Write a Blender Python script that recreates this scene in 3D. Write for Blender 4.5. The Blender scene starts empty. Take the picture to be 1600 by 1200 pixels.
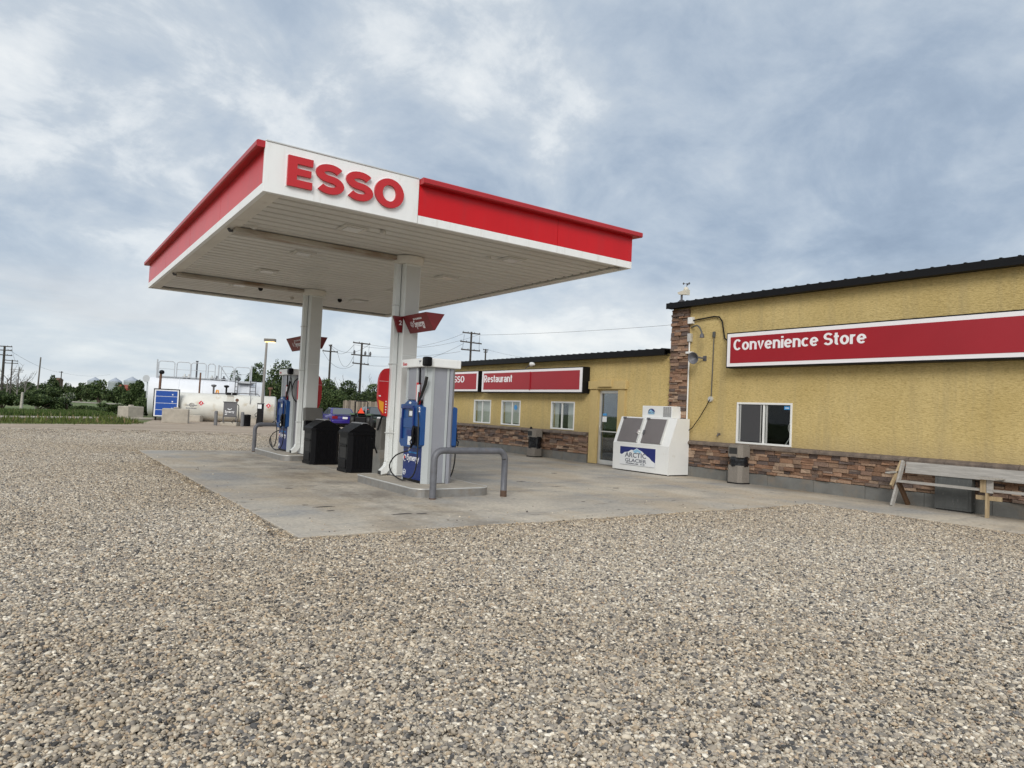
import bpy, bmesh, math, random
import numpy as np
from mathutils import Vector, Matrix
R = math.radians
random.seed(7)
scene = bpy.context.scene
col = scene.collection

# ------------------------------------------------------------------ camera
CAM_H, YAW, PITCH, ROLL, FPX = 1.55, R(34.635), R(2.271), R(2.581), 1093.65
F = Vector((math.sin(YAW)*math.cos(PITCH), math.cos(YAW)*math.cos(PITCH), math.sin(PITCH)))
R0 = Vector((math.cos(YAW), -math.sin(YAW), 0)); U0 = R0.cross(F)
RV = R0*math.cos(ROLL)+U0*math.sin(ROLL); UV = U0*math.cos(ROLL)-R0*math.sin(ROLL)
cd = bpy.data.cameras.new("camera"); cam = bpy.data.objects.new("camera", cd); col.objects.link(cam)
cd.sensor_fit = 'HORIZONTAL'; cd.sensor_width = 36.0; cd.lens = 36.0*FPX/1600.0
cd.clip_start = 0.05; cd.clip_end = 6000
cam.matrix_world = Matrix(((RV.x, UV.x, -F.x, 0), (RV.y, UV.y, -F.y, 0), (RV.z, UV.z, -F.z, CAM_H), (0, 0, 0, 1)))
scene.camera = cam

# ------------------------------------------------------------------ sky, sun, exposure
SUN_DIR = Vector((-0.60, -0.64, 0.56)).normalized()      # towards the sun, behind thick cloud
SUN_EL = math.asin(SUN_DIR.z); SUN_AZ = math.atan2(SUN_DIR.x, SUN_DIR.y)
w = bpy.data.worlds.new("World"); scene.world = w; w.use_nodes = True
nt = w.node_tree; nt.nodes.clear()
def N(t, **k):
    n = nt.nodes.new(t)
    for a, b in k.items(): setattr(n, a, b)
    return n
def L(a, b): nt.links.new(a, b)
def M_(op, a, b=None, c=None, clamp=False):
    n = N('ShaderNodeMath', operation=op, use_clamp=clamp)
    for i, v in enumerate((a, b, c)):
        if v is None: continue
        if isinstance(v, (int, float)): n.inputs[i].default_value = v
        else: L(v, n.inputs[i])
    return n.outputs[0]
def MIX(fac, a, b, bt='MIX'):
    n = N('ShaderNodeMix', data_type='RGBA', blend_type=bt)
    for i, v in ((0, fac), (6, a), (7, b)):
        if isinstance(v, (int, float)): n.inputs[i].default_value = v
        elif isinstance(v, tuple): n.inputs[i].default_value = (*v, 1)
        else: L(v, n.inputs[i])
    return n.outputs[2]
def RAMP(fac, stops):
    n = N('ShaderNodeValToRGB'); cr = n.color_ramp
    while len(cr.elements) < len(stops): cr.elements.new(0.5)
    for e, (p, c) in zip(cr.elements, stops):
        e.position = p; e.color = (*c, 1) if isinstance(c, tuple) else (c, c, c, 1)
    L(fac, n.inputs[0]); return n.outputs[0]
tc = N('ShaderNodeTexCoord'); sx = N('ShaderNodeSeparateXYZ'); L(tc.outputs['Generated'], sx.inputs[0])
zz = M_('MAXIMUM', sx.outputs[2], 0.0)
den = M_('ADD', zz, 0.42)
cx = N('ShaderNodeCombineXYZ')
L(M_('DIVIDE', sx.outputs[0], den), cx.inputs[0]); L(M_('DIVIDE', sx.outputs[1], den), cx.inputs[1]); cx.inputs[2].default_value = 3.7
def NOISE(scale, detail, rough, dist, off=(0, 0, 0), sc=(1, 1, 1)):
    mp = N('ShaderNodeMapping'); mp.inputs['Location'].default_value = off; mp.inputs['Scale'].default_value = sc
    L(cx.outputs[0], mp.inputs[0])
    n = N('ShaderNodeTexNoise'); L(mp.outputs[0], n.inputs['Vector'])
    n.inputs['Scale'].default_value = scale; n.inputs['Detail'].default_value = detail
    n.inputs['Roughness'].default_value = rough; n.inputs['Distortion'].default_value = dist
    return n.outputs[0]
n_big = NOISE(1.5, 3, 0.5, 0.4, (1.3, 0.4, 0))
n_mid = NOISE(3.4, 11, 0.60, 0.35, (4.2, 1.1, 0))
n_fine = NOISE(10.0, 8, 0.62, 0.4, (0.5, 7.1, 0))
cl = M_('ADD', M_('MULTIPLY', n_big, 0.42), M_('ADD', M_('MULTIPLY', n_mid, 0.46), M_('MULTIPLY', n_fine, 0.12)))
# heavier cloud deck over the store, thinner towards the open fields
deck = M_('MULTIPLY', M_('SUBTRACT', M_('ADD', M_('MULTIPLY', sx.outputs[0], 0.80), M_('MULTIPLY', sx.outputs[1], 0.25)), 0.50), 0.13)
cl = M_('SUBTRACT', cl, deck)
cloud = RAMP(cl, [(0.34, (2.4, 3.05, 4.0)), (0.42, (3.05, 3.75, 4.70)), (0.485, (3.95, 4.60, 5.40)), (0.53, (4.7, 5.25, 5.85)), (0.565, (6.0, 6.4, 6.75)), (0.63, (7.5, 7.7, 7.75))])
low = RAMP(zz, [(0.0, 1.0), (0.09, 0.70), (0.22, 0.0)])
streak = RAMP(NOISE(2.6, 7, 0.58, 0.3, (9, 3, 0), (0.6, 1.3, 1)), [(0.36, (4.9, 5.6, 6.3)), (0.5, (6.3, 6.75, 7.05)), (0.62, (7.7, 7.75, 7.6))])
cloud = MIX(M_('MULTIPLY', low, 0.85), cloud, streak)
sky = N('ShaderNodeTexSky', sky_type='NISHITA'); sky.sun_disc = False
sky.sun_elevation = SUN_EL; sky.sun_rotation = SUN_AZ
skyc = MIX(0.93, sky.outputs[0], cloud)
bg = N('ShaderNodeBackground'); bg.inputs[1].default_value = 0.10
L(skyc, bg.inputs[0])
wo = N('ShaderNodeOutputWorld'); L(bg.outputs[0], wo.inputs[0])
sl = bpy.data.lights.new("sun", 'SUN'); sl.energy = 1.5; sl.angle = R(24); sl.color = (1, 0.965, 0.91)
so = bpy.data.objects.new("sun", sl); col.objects.link(so)
so.rotation_euler = SUN_DIR.to_track_quat('Z', 'Y').to_euler(); so.location = (-20, -20, 30)
vs = scene.view_settings; vs.view_transform = 'Standard'; vs.look = 'None'; vs.exposure = 0.32; vs.gamma = 1; vs.use_curve_mapping = False
scene.cycles.max_bounces = 6; scene.cycles.transparent_max_bounces = 12

# ------------------------------------------------------------------ materials
MATS = {}
def mat(name, c, rough=0.6, metal=0.0, var=0.0, vscale=3.0, c2=None, bump=0.0, bscale=40.0, stretch=(1, 1, 1), spec=0.5, coat=0.0, dirt=None, dscale=1.2, dlo=0.5, dhi=0.75):
    """principled material: base colour with fine tone variation, an optional dirt layer and bump relief"""
    global nt
    if name in MATS: return MATS[name]
    m = bpy.data.materials.new(name); m.use_nodes = True; old = nt; nt = m.node_tree
    b = nt.nodes['Principled BSDF']
    b.inputs['Roughness'].default_value = rough; b.inputs['Metallic'].default_value = metal
    b.inputs['Specular IOR Level'].default_value = spec; b.inputs['Coat Weight'].default_value = coat
    t = N('ShaderNodeTexCoord'); geo = N('ShaderNodeNewGeometry')
    mp = N('ShaderNodeMapping'); mp.inputs['Scale'].default_value = stretch; L(geo.outputs['Position'], mp.inputs[0])
    outc = None
    if var or c2:
        n = N('ShaderNodeTexNoise'); n.inputs['Scale'].default_value = vscale; n.inputs['Detail'].default_value = 6; n.inputs['Roughness'].default_value = 0.62
        L(mp.outputs[0], n.inputs['Vector'])
        a = c2 if c2 else tuple(max(0, x*(1-var)) for x in c); d = c if c2 else tuple(min(1, x*(1+var)) for x in c)
        outc = RAMP(n.outputs[0], [(0.32, a), (0.68, d)])
    if dirt:
        n = N('ShaderNodeTexNoise'); n.inputs['Scale'].default_value = dscale; n.inputs['Detail'].default_value = 8; n.inputs['Roughness'].default_value = 0.65
        L(mp.outputs[0], n.inputs['Vector'])
        f = RAMP(n.outputs[0], [(dlo, 0.0), (dhi, 1.0)])
        outc = MIX(M_('MULTIPLY', f, 0.8), outc if outc is not None else c, dirt)
    if outc is not None: L(outc, b.inputs['Base Color'])
    else: b.inputs['Base Color'].default_value = (*c, 1)
    if bump:
        n = N('ShaderNodeTexNoise'); n.inputs['Scale'].default_value = bscale; n.inputs['Detail'].default_value = 5
        L(mp.outputs[0], n.inputs['Vector'])
        bp = N('ShaderNodeBump'); bp.inputs['Strength'].default_value = min(1, bump); bp.inputs['Distance'].default_value = 0.02
        L(n.outputs[0], bp.inputs['Height']); L(bp.outputs[0], b.inputs['Normal'])
    nt = old; MATS[name] = m; return m
def attr_mat(name, rough=0.8, attr='col', kind='GEOMETRY', bump=0.0, bscale=60, trans=0.0, tint=False):
    """colour comes from a per-piece attribute"""
    global nt
    m = bpy.data.materials.new(name); m.use_nodes = True; old = nt; nt = m.node_tree
    b = nt.nodes['Principled BSDF']; b.inputs['Roughness'].default_value = rough; b.inputs['Specular IOR Level'].default_value = 0.3
    a = N('ShaderNodeAttribute', attribute_type=kind, attribute_name=attr)
    c = a.outputs['Color']
    if tint:
        a2 = N('ShaderNodeAttribute', attribute_type='INSTANCER', attribute_name='tint'); c = MIX(1.0, c, a2.outputs['Color'], 'MULTIPLY')
    if bump:
        g = N('ShaderNodeNewGeometry'); n = N('ShaderNodeTexNoise'); n.inputs['Scale'].default_value = bscale; n.inputs['Detail'].default_value = 6
        L(g.outputs['Position'], n.inputs['Vector'])
        bp = N('ShaderNodeBump'); bp.inputs['Strength'].default_value = bump; bp.inputs['Distance'].default_value = 0.01
        L(n.outputs[0], bp.inputs['Height']); L(bp.outputs[0], b.inputs['Normal'])
        c = MIX(0.6, c, RAMP(n.outputs[0], [(0.3, 0.55), (0.7, 1.25)]), 'MULTIPLY')
    L(c, b.inputs['Base Color'])
    if trans:
        tr = N('ShaderNodeBsdfTranslucent'); L(c, tr.inputs[0]); mx = N('ShaderNodeMixShader'); mx.inputs[0].default_value = trans
        L(b.outputs[0], mx.inputs[1]); L(tr.outputs[0], mx.inputs[2])
        L(mx.outputs[0], nt.nodes['Material Output'].inputs[0])
    nt = old; MATS[name] = m; return m
def glass_mat(name, tint, refl=0.12, fk=0.8):
    global nt
    m = bpy.data.materials.new(name); m.use_nodes = True; old = nt; nt = m.node_tree
    nt.nodes.remove(nt.nodes['Principled BSDF'])
    t = N('ShaderNodeBsdfTransparent'); t.inputs[0].default_value = (*tint, 1)
    g = N('ShaderNodeBsdfGlossy'); g.inputs['Roughness'].default_value = 0.02; g.inputs[0].default_value = (0.95, 0.97, 1, 1)
    lw = N('ShaderNodeLayerWeight'); lw.inputs[0].default_value = 0.25
    f = M_('ADD', M_('MULTIPLY', lw.outputs['Fresnel'], fk), refl, clamp=True)
    mx = N('ShaderNodeMixShader'); L(f, mx.inputs[0]); L(t.outputs[0], mx.inputs[1]); L(g.outputs[0], mx.inputs[2])
    L(mx.outputs[0], nt.nodes['Material Output'].inputs[0]); nt = old; MATS[name] = m; return m
def emit_mat(name, c, s):
    m = bpy.data.materials.new(name); m.use_nodes = True
    b = m.node_tree.nodes['Principled BSDF']; b.inputs['Base Color'].default_value = (*c, 1)
    b.inputs['Emission Color'].default_value = (*c, 1); b.inputs['Emission Strength'].default_value = s; return m

WHITE = mat('white_sheet_metal', (0.85, 0.86, 0.855), 0.42, var=0.03, vscale=1.5, dirt=(0.66, 0.64, 0.60), dscale=2.2, dlo=0.54, dhi=0.80, stretch=(2.4, 2.4, .35))
COLW = mat('white_column_paint', (0.76, 0.78, 0.77), 0.45, var=0.04, vscale=2.0, dirt=(0.50, 0.47, 0.42), dscale=2.5, dlo=0.60, dhi=0.85)
COLG = mat('shade_and_strap_grey', (0.60, 0.61, 0.60), 0.5, var=0.03, vscale=2.0)  # column white darkened for the shaded front face; straps use it too
RED = mat('red_fascia', (0.58, 0.006, 0.012), 0.32, spec=0.3, var=0.07, vscale=1.0, dirt=(0.46, 0.016, 0.022), dscale=2.0, dlo=0.5, dhi=0.75, stretch=(2.2, 2.2, .3), bump=.05, bscale=1.2)
REDCAP = mat('red_cap', (0.42, 0.015, 0.022), 0.4, var=0.06, vscale=2)
LETRED = mat('letter_red', (0.52, 0.016, 0.022), 0.4)
SIGNRED = mat('sign_red', (0.34, 0.010, 0.020), 0.35, var=0.05, vscale=0.7)
SYNRED = mat('dark_red_sign', (0.17, 0.010, 0.015), 0.42, var=0.06, vscale=3)
SIGNWHITE = mat('sign_white', (0.86, 0.84, 0.86), 0.4)
SOFFIT = mat('soffit_metal', (0.66, 0.645, 0.605), 0.42, var=0.06, vscale=0.8, dirt=(0.52, 0.47, 0.40), dscale=1.0, dlo=0.56, dhi=0.82, stretch=(0.35, 1, 1))
SOFRIM = mat('soffit_rim', (0.70, 0.67, 0.61), 0.5, var=0.08, vscale=1.0, dirt=(0.33, 0.27, 0.20), dscale=1.5, dlo=0.58, dhi=0.85)
BEAMM = mat('stained_gutter', (0.46, 0.42, 0.36), 0.55, var=0.10, vscale=1.0, dirt=(0.22, 0.12, 0.055), dscale=1.4, dlo=0.44, dhi=0.66, stretch=(0.7, 3, 3))
DARKGAP = mat('dark_gap', (0.03, 0.03, 0.03), 0.8)
BLACK = mat('black_plastic', (0.0045, 0.0045, 0.006), 0.45, spec=0.16, var=0.2, vscale=12, bump=0.15, bscale=250)
BLACKM = mat('black_metal', (0.008, 0.008, 0.009), 0.45, spec=0.2, var=0.2, vscale=4)
RUBBER = mat('black_rubber', (0.012, 0.012, 0.012), 0.5)
BLUE = mat('pump_blue', (0.012, 0.070, 0.24), 0.35, var=0.08, vscale=4)
BLUED = mat('pump_dark_blue', (0.007, 0.028, 0.16), 0.3, var=0.06, vscale=4)
DISPG = mat('pump_grey', (0.31, 0.32, 0.36), 0.4, var=0.04, vscale=3, metal=0.15)
DISPL = mat('pump_light_grey', (0.44, 0.47, 0.48), 0.4, var=0.03, vscale=3)
STEELP = mat('galvanized_pipe', (0.135, 0.138, 0.155), 0.5, metal=0.1, var=0.16, vscale=8, dirt=(0.16, 0.13, 0.12), dscale=7, dlo=0.58, dhi=0.75, bump=0.12, bscale=60)
RUSTY = mat('rusty_foot', (0.10, 0.06, 0.04), 0.85, var=0.3, vscale=30)
ALU = mat('aluminium', (0.62, 0.62, 0.60), 0.38, metal=0.4, var=0.05, vscale=4)
STEELEDGE = mat('steel_edge', (0.30, 0.295, 0.285), 0.42, metal=0.45, var=0.15, vscale=6, dirt=(0.28, 0.23, 0.18), dscale=5)
ISLAND = mat('island_concrete', (0.40, 0.36, 0.30), 0.85, var=0.14, vscale=5, bump=0.2, bscale=90)
FOUND = mat('foundation_grey', (0.175, 0.175, 0.165), 0.85, var=0.16, vscale=3, bump=0.25, bscale=30, dirt=(0.24, 0.19, 0.14), dscale=2)
BLOCKM = mat('block_concrete', (0.42, 0.38, 0.32), 0.9, var=0.15, vscale=3, bump=0.3, bscale=14)
WOODG = mat('weathered_wood', (0.44, 0.42, 0.39), 0.75, c2=(0.29, 0.275, 0.255), vscale=5, stretch=(6, 0.5, 6), bump=0.3, bscale=20)
WOODY = mat('raw_wood', (0.46, 0.36, 0.22), 0.75, c2=(0.32, 0.23, 0.13), vscale=5, stretch=(6, 6, 0.6), bump=0.25, bscale=20)
WOODB = mat('brown_wood', (0.15, 0.085, 0.045), 0.75, c2=(0.09, 0.05, 0.03), vscale=6, stretch=(6, 6, 0.6))
FENCEW = mat('fence_wood', (0.34, 0.29, 0.22), 0.8, c2=(0.22, 0.18, 0.14), vscale=5, stretch=(5, 5, 0.6))
POLEW = mat('pole_wood', (0.052, 0.045, 0.040), 0.85, var=0.2, vscale=5)
POLEPALE = mat('pale_pole_wood', (0.42, 0.39, 0.35), 0.85, var=0.2, vscale=9)
LEDGE = mat('sill_stone', (0.21, 0.165, 0.13), 0.85, c2=(0.10, 0.08, 0.07), vscale=6, bump=0.5, bscale=30)
FREEZER = mat('freezer_white', (0.79, 0.80, 0.79), 0.4, var=0.03, vscale=2, dirt=(0.50, 0.46, 0.38), dscale=3, dlo=0.64, dhi=0.85)
FRDOOR = mat('freezer_door', (0.16, 0.145, 0.145), 0.5, var=0.06, vscale=3)
NAVY = mat('navy_print', (0.012, 0.022, 0.16), 0.4)
ICEBLUE = mat('ice_blue_print', (0.30, 0.55, 0.75), 0.4)
PALE = mat('pale_print', (0.78, 0.80, 0.82), 0.4)
INK = mat('dark_ink', (0.13, 0.14, 0.18), 0.5)
WHITEINK = mat('white_ink', (0.84, 0.84, 0.86), 0.5)
CYANINK = mat('cyan_ink', (0.06, 0.30, 0.65), 0.5)
REDINK = mat('red_ink', (0.60, 0.03, 0.04), 0.5)
ORANGE = mat('orange_print', (0.85, 0.36, 0.03), 0.45)
AGGR = mat('aggregate_panel', (0.30, 0.27, 0.235), 0.9, c2=(0.19, 0.17, 0.15), vscale=60, bump=0.6, bscale=120)
BAG = mat('bin_bag', (0.008, 0.009, 0.012), 0.22, var=0.1)
GREYBOX = mat('grey_cabinet', (0.088, 0.092, 0.090), 0.6, var=0.12, vscale=6, dirt=(0.30, 0.29, 0.28), dscale=9, dlo=0.6, dhi=0.75, stretch=(1, 3, 0.8))
TAUPE = mat('taupe_plastic', (0.115, 0.11, 0.10), 0.55, var=0.06, vscale=6)
TANKW = mat('tank_white', (0.74, 0.76, 0.80), 0.42, var=0.04, vscale=0.7)
TANKC = mat('tank_cream', (0.66, 0.65, 0.60), 0.5, var=0.08, vscale=1.0, dirt=(0.40, 0.30, 0.16), dscale=1.3, dlo=0.56, dhi=0.74)
RAIL = mat('pale_rail', (0.50, 0.52, 0.55), 0.45)
DARKSTEEL = mat('dark_steel', (0.10, 0.10, 0.11), 0.5)
RUSTPIPE = mat('rust_pipe', (0.16, 0.085, 0.055), 0.8, var=0.2, vscale=6)
GALV = mat('galvanised_bin', (0.50, 0.54, 0.60), 0.45, metal=0.2, var=0.1, vscale=2)
GALVR = mat('galvanised_roof', (0.36, 0.40, 0.47), 0.5, var=0.1, vscale=2)
BARNRED = mat('barn_red', (0.30, 0.06, 0.035), 0.8)
CARBLUE = mat('car_blue', (0.035, 0.022, 0.22), 0.22, coat=0.6)
CARDARK = mat('car_green', (0.018, 0.032, 0.030), 0.22, coat=0.6)
CHROME = mat('chrome', (0.6, 0.6, 0.6), 0.2, metal=0.9)
CARGLASS = mat('car_glass', (0.10, 0.115, 0.13), 0.08)
TAIL = mat('tail_light', (0.22, 0.008, 0.02), 0.2)
GREENP = mat('tractor_green', (0.012, 0.055, 0.014), 0.4)
TRIANGLE = mat('warning_triangle', (0.85, 0.07, 0.02), 0.4)
LAMPW = mat('fixture_white', (0.66, 0.64, 0.60), 0.5)
LENS = mat('fixture_lens', (0.70, 0.70, 0.68), 0.25)
BEIGE = mat('beige_fixture', (0.62, 0.58, 0.48), 0.5)
CURTAIN = mat('grey_green_blind', (0.50, 0.51, 0.47), 0.8, var=0.06, vscale=20, stretch=(1, 6, 0.3))
ROOM = mat('dark_room', (0.045, 0.045, 0.048), 0.9, var=0.3, vscale=2)
FRAMEW = mat('window_vinyl', (0.80, 0.80, 0.78), 0.4)
SCREENM = mat('insect_screen', (0.055, 0.055, 0.06), 0.7)
GLASS = glass_mat('window_glass', (0.92, 0.94, 0.93), 0.01, 0.18)
DGLASS = glass_mat('door_glass', (0.55, 0.60, 0.62), 0.10)
ROOFM = mat('black_roofing', (0.006, 0.006, 0.007), 0.45, spec=0.2, var=0.2, vscale=3)
GLOW = emit_mat('amber_lamp_glow', (1.0, 0.70, 0.30), 2.2)
# stucco with short horizontal trowel ridges
def stucco():
    global nt
    m = bpy.data.materials.new('stucco'); m.use_nodes = True; old = nt; nt = m.node_tree
    b = nt.nodes['Principled BSDF']; b.inputs['Roughness'].default_value = 0.9; b.inputs['Specular IOR Level'].default_value = 0.2
    g = N('ShaderNodeNewGeometry'); mp = N('ShaderNodeMapping'); mp.inputs['Scale'].default_value = (1, 0.28, 1); L(g.outputs['Position'], mp.inputs[0])
    n1 = N('ShaderNodeTexNoise'); n1.inputs['Scale'].default_value = 52; n1.inputs['Detail'].default_value = 4; n1.inputs['Roughness'].default_value = 0.6; n1.inputs['Distortion'].default_value = 0.5
    L(mp.outputs[0], n1.inputs['Vector'])
    n2 = N('ShaderNodeTexNoise'); n2.inputs['Scale'].default_value = 0.6; n2.inputs['Detail'].default_value = 5; L(g.outputs['Position'], n2.inputs['Vector'])
    c = RAMP(n2.outputs[0], [(0.3, (0.54, 0.410, 0.170)), (0.7, (0.635, 0.495, 0.225))])
    c = MIX(0.75, c, RAMP(n1.outputs[0], [(0.30, (0.62, 0.58, 0.52)), (0.50, (1, 1, 1)), (0.70, (1.15, 1.16, 1.25))]), 'MULTIPLY')
    mp2 = N('ShaderNodeMapping'); mp2.inputs['Scale'].default_value = (1, 2.6, 0.16); L(g.outputs['Position'], mp2.inputs[0])
    n3 = N('ShaderNodeTexNoise'); n3.inputs['Scale'].default_value = 1.3; n3.inputs['Detail'].default_value = 7; n3.inputs['Roughness'].default_value = 0.7; L(mp2.outputs[0], n3.inputs['Vector'])
    c = MIX(RAMP(n3.outputs[0], [(0.50, 0.0), (0.72, 0.55)]), c, (0.40, 0.32, 0.17))
    sz_ = N('ShaderNodeSeparateXYZ'); L(g.outputs['Position'], sz_.inputs[0])
    spl = M_('SUBTRACT', 1.25, M_('ADD', sz_.outputs[2], M_('MULTIPLY', n3.outputs[0], -.35)), clamp=True)
    c = MIX(M_('MULTIPLY', spl, .9), c, (0.37, 0.29, 0.17)); L(c, b.inputs['Base Color'])
    bp = N('ShaderNodeBump'); bp.inputs['Strength'].default_value = 0.9; bp.inputs['Distance'].default_value = 0.018
    L(n1.outputs[0], bp.inputs['Height']); L(bp.outputs[0], b.inputs['Normal'])
    nt = old; return m
STUCCO = stucco()
STUCCOT = mat('stucco_trim', (0.56, 0.425, 0.19), 0.9, var=0.06, vscale=8, bump=0.5, bscale=50)
LEAF = attr_mat('leaves', 0.6, trans=0.25)
STONEM = attr_mat('ledge_stone', 0.85, kind='OBJECT', bump=0.7, bscale=34)
STONEA = attr_mat('ledge_stone_joined', 0.85, bump=0.7, bscale=34)
BARK = mat('bark', (0.10, 0.075, 0.055), 0.9, var=0.2, vscale=9)
BARKG = mat('grey_twigs', (0.20, 0.18, 0.17), 0.9)

# ------------------------------------------------------------------ mesh helpers
class MB:
    def __init__(s): s.v = []; s.f = []; s.sm = []
    def add(s, vs_, fs_, smooth=False):
        o = len(s.v); s.v += [tuple(v) for v in vs_]; s.f += [tuple(i+o for i in f) for f in fs_]; s.sm += [smooth]*len(fs_); return s
    def box(s, x0, x1, y0, y1, z0, z1, b=0.0):
        if x1 < x0: x0, x1 = x1, x0
        if y1 < y0: y0, y1 = y1, y0
        if z1 < z0: z0, z1 = z1, z0
        b = min(b, (x1-x0)*.45, (y1-y0)*.45, (z1-z0)*.45)
        if b <= 0:
            s.add([(x, y, z) for x in (x0, x1) for y in (y0, y1) for z in (z0, z1)],
                  [(0, 1, 3, 2), (4, 6, 7, 5), (0, 4, 5, 1), (2, 3, 7, 6), (0, 2, 6, 4), (1, 5, 7, 3)])
            return s
        bm = bmesh.new(); bmesh.ops.create_cube(bm, size=1.0)
        for v in bm.verts: v.co = Vector(((x0+x1)/2+v.co.x*(x1-x0), (y0+y1)/2+v.co.y*(y1-y0), (z0+z1)/2+v.co.z*(z1-z0)))
        bmesh.ops.bevel(bm, geom=bm.edges[:], offset=b, segments=2, profile=0.5, affect='EDGES')
        return s.bm(bm)
    def bm(s, bm, smooth=False):
        bm.verts.index_update()
        s.add([v.co[:] for v in bm.verts], [[v.index for v in f.verts] for f in bm.faces], smooth); bm.free(); return s
    def prism(s, pts, axis, a, b, smooth=False):
        """polygon pts (2D) extruded along axis 0/1/2 from a to b"""
        def P(p, t): return (t, p[0], p[1]) if axis == 0 else (p[0], t, p[1]) if axis == 1 else (p[0], p[1], t)
        n = len(pts); v = [P(p, a) for p in pts]+[P(p, b) for p in pts]
        fs = [tuple(range(n-1, -1, -1)), tuple(range(n, 2*n))]+[(i, (i+1) % n, n+(i+1) % n, n+i) for i in range(n)]
        return s.add(v, fs, smooth)
    def tube(s, pts, r, n=8, cap=True, radii=None):
        pts = [Vector(p) for p in pts]; rings = []; prev = None
        for i, p in enumerate(pts):
            t = (pts[min(i+1, len(pts)-1)]-pts[max(i-1, 0)]).normalized()
            if prev is None: a = t.orthogonal().normalized()
            else:
                a = prev-t*prev.dot(t); a = a.normalized() if a.length > 1e-6 else t.orthogonal().normalized()
            prev = a; c = t.cross(a); rr = radii[i] if radii else r
            rings.append([p+(a*math.cos(2*math.pi*k/n)+c*math.sin(2*math.pi*k/n))*rr for k in range(n)])
        v = [q for g in rings for q in g]; fs = []
        for i in range(len(rings)-1):
            for k in range(n):
                fs.append((i*n+k, i*n+(k+1) % n, (i+1)*n+(k+1) % n, (i+1)*n+k))
        s.add(v, fs, True)
        if cap: s.add(rings[0], [tuple(range(n-1, -1, -1))]); s.add(rings[-1], [tuple(range(n))])
        return s
    def cyl(s, p0, p1, r, n=16): return s.tube([p0, p1], r, n)
    def lathe(s, prof, c=(0, 0, 0), n=20, axis=2, smooth=True):
        """profile of (radius, height) turned about an axis through c"""
        v = []
        for r, h in prof:
            for k in range(n):
                a = 2*math.pi*k/n; x, y = r*math.cos(a), r*math.sin(a)
                v.append((c[0]+x, c[1]+y, c[2]+h) if axis == 2 else (c[0]+h, c[1]+x, c[2]+y) if axis == 0 else (c[0]+x, c[1]+h, c[2]+y))
        fs = []
        for i in range(len(prof)-1):
            for k in range(n):
                fs.append((i*n+k, i*n+(k+1) % n, (i+1)*n+(k+1) % n, (i+1)*n+k))
        s.add(v, fs, smooth); s.add(v[:n], [tuple(range(n-1, -1, -1))]); s.add(v[-n:], [tuple(range(n))]); return s
    def quad(s, a, b, c, d): return s.add([a, b, c, d], [(0, 1, 2, 3)])
    def mesh(s, name, m):
        me = bpy.data.meshes.new(name); me.from_pydata(s.v, [], s.f)
        me.polygons.foreach_set('use_smooth', s.sm); me.update()
        bm = bmesh.new(); bm.from_mesh(me); bmesh.ops.recalc_face_normals(bm, faces=bm.faces[:]); bm.to_mesh(me); bm.free()
        if m: me.materials.append(m)
        return me
    def build(s, name, m, parent=None, world=True):
        return link(name, s.mesh(name, m), parent, world)
ROOTM = {}
def link(name, data, parent=None, world=True):
    o = bpy.data.objects.new(name, data); col.objects.link(o)
    if parent is not None:
        o.parent = parent
        if world and parent.name in ROOTM: o.matrix_parent_inverse = ROOTM[parent.name].inverted()
    return o
def thing(name, label, cat, loc=(0, 0, 0), rz=0.0, group=None):
    o = bpy.data.objects.new(name, None); col.objects.link(o); o.empty_display_size = 0.2
    o.location = loc; o.rotation_euler = (0, 0, rz); o['label'] = label; o['category'] = cat
    if group: o['group'] = group
    ROOTM[o.name] = Matrix.Translation(Vector(loc)) @ Matrix.Rotation(rz, 4, 'Z')
    return o
def tag(o, label, cat, group=None, kind=None):
    o['label'] = label; o['category'] = cat
    if group: o['group'] = group
    if kind: o['kind'] = kind
    return o
def struct(o): o['kind'] = 'structure'; return o
def copy_tree(o, parent=None):
    c = o.copy(); col.objects.link(c)
    if parent is not None: c.parent = parent
    for ch in list(o.children): copy_tree(ch, c)
    return c
TEXTS = []
def text(s, origin, face, size, m, parent, width=None, bold=0.02, name='lettering', center=False, ext=0.002, shear=0.0):
    """raised or printed lettering; face '-X' or '-Y' or a 3x3 basis"""
    cu = bpy.data.curves.new(name, 'FONT'); cu.body = s; cu.size = size; cu.extrude = ext; cu.offset = bold*size; cu.resolution_u = 3; cu.shear = shear
    if center: cu.align_x = 'CENTER'
    cu.materials.append(m)
    o = link(name, cu, parent)
    if face == '-X': b = Matrix(((0, 0, -1), (-1, 0, 0), (0, 1, 0)))
    elif face == '-Y': b = Matrix(((1, 0, 0), (0, 0, -1), (0, 1, 0)))
    else: b = Matrix(face)
    mw = b.to_4x4(); mw.translation = Vector(origin)
    TEXTS.append((o, mw, width)); return o
def loc(u, d):
    """ground point in column u of the photo at depth d (survey of the site)"""
    r = F+RV*((u-800)/FPX)-UV*((609.3+(u-42.8)*0.0451-600)/FPX)
    return Vector((r.x*d, r.y*d, 0))
def zat(u, v, d): return CAM_H+((609.3+(u-42.8)*0.0451)-v)*d/FPX

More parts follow.
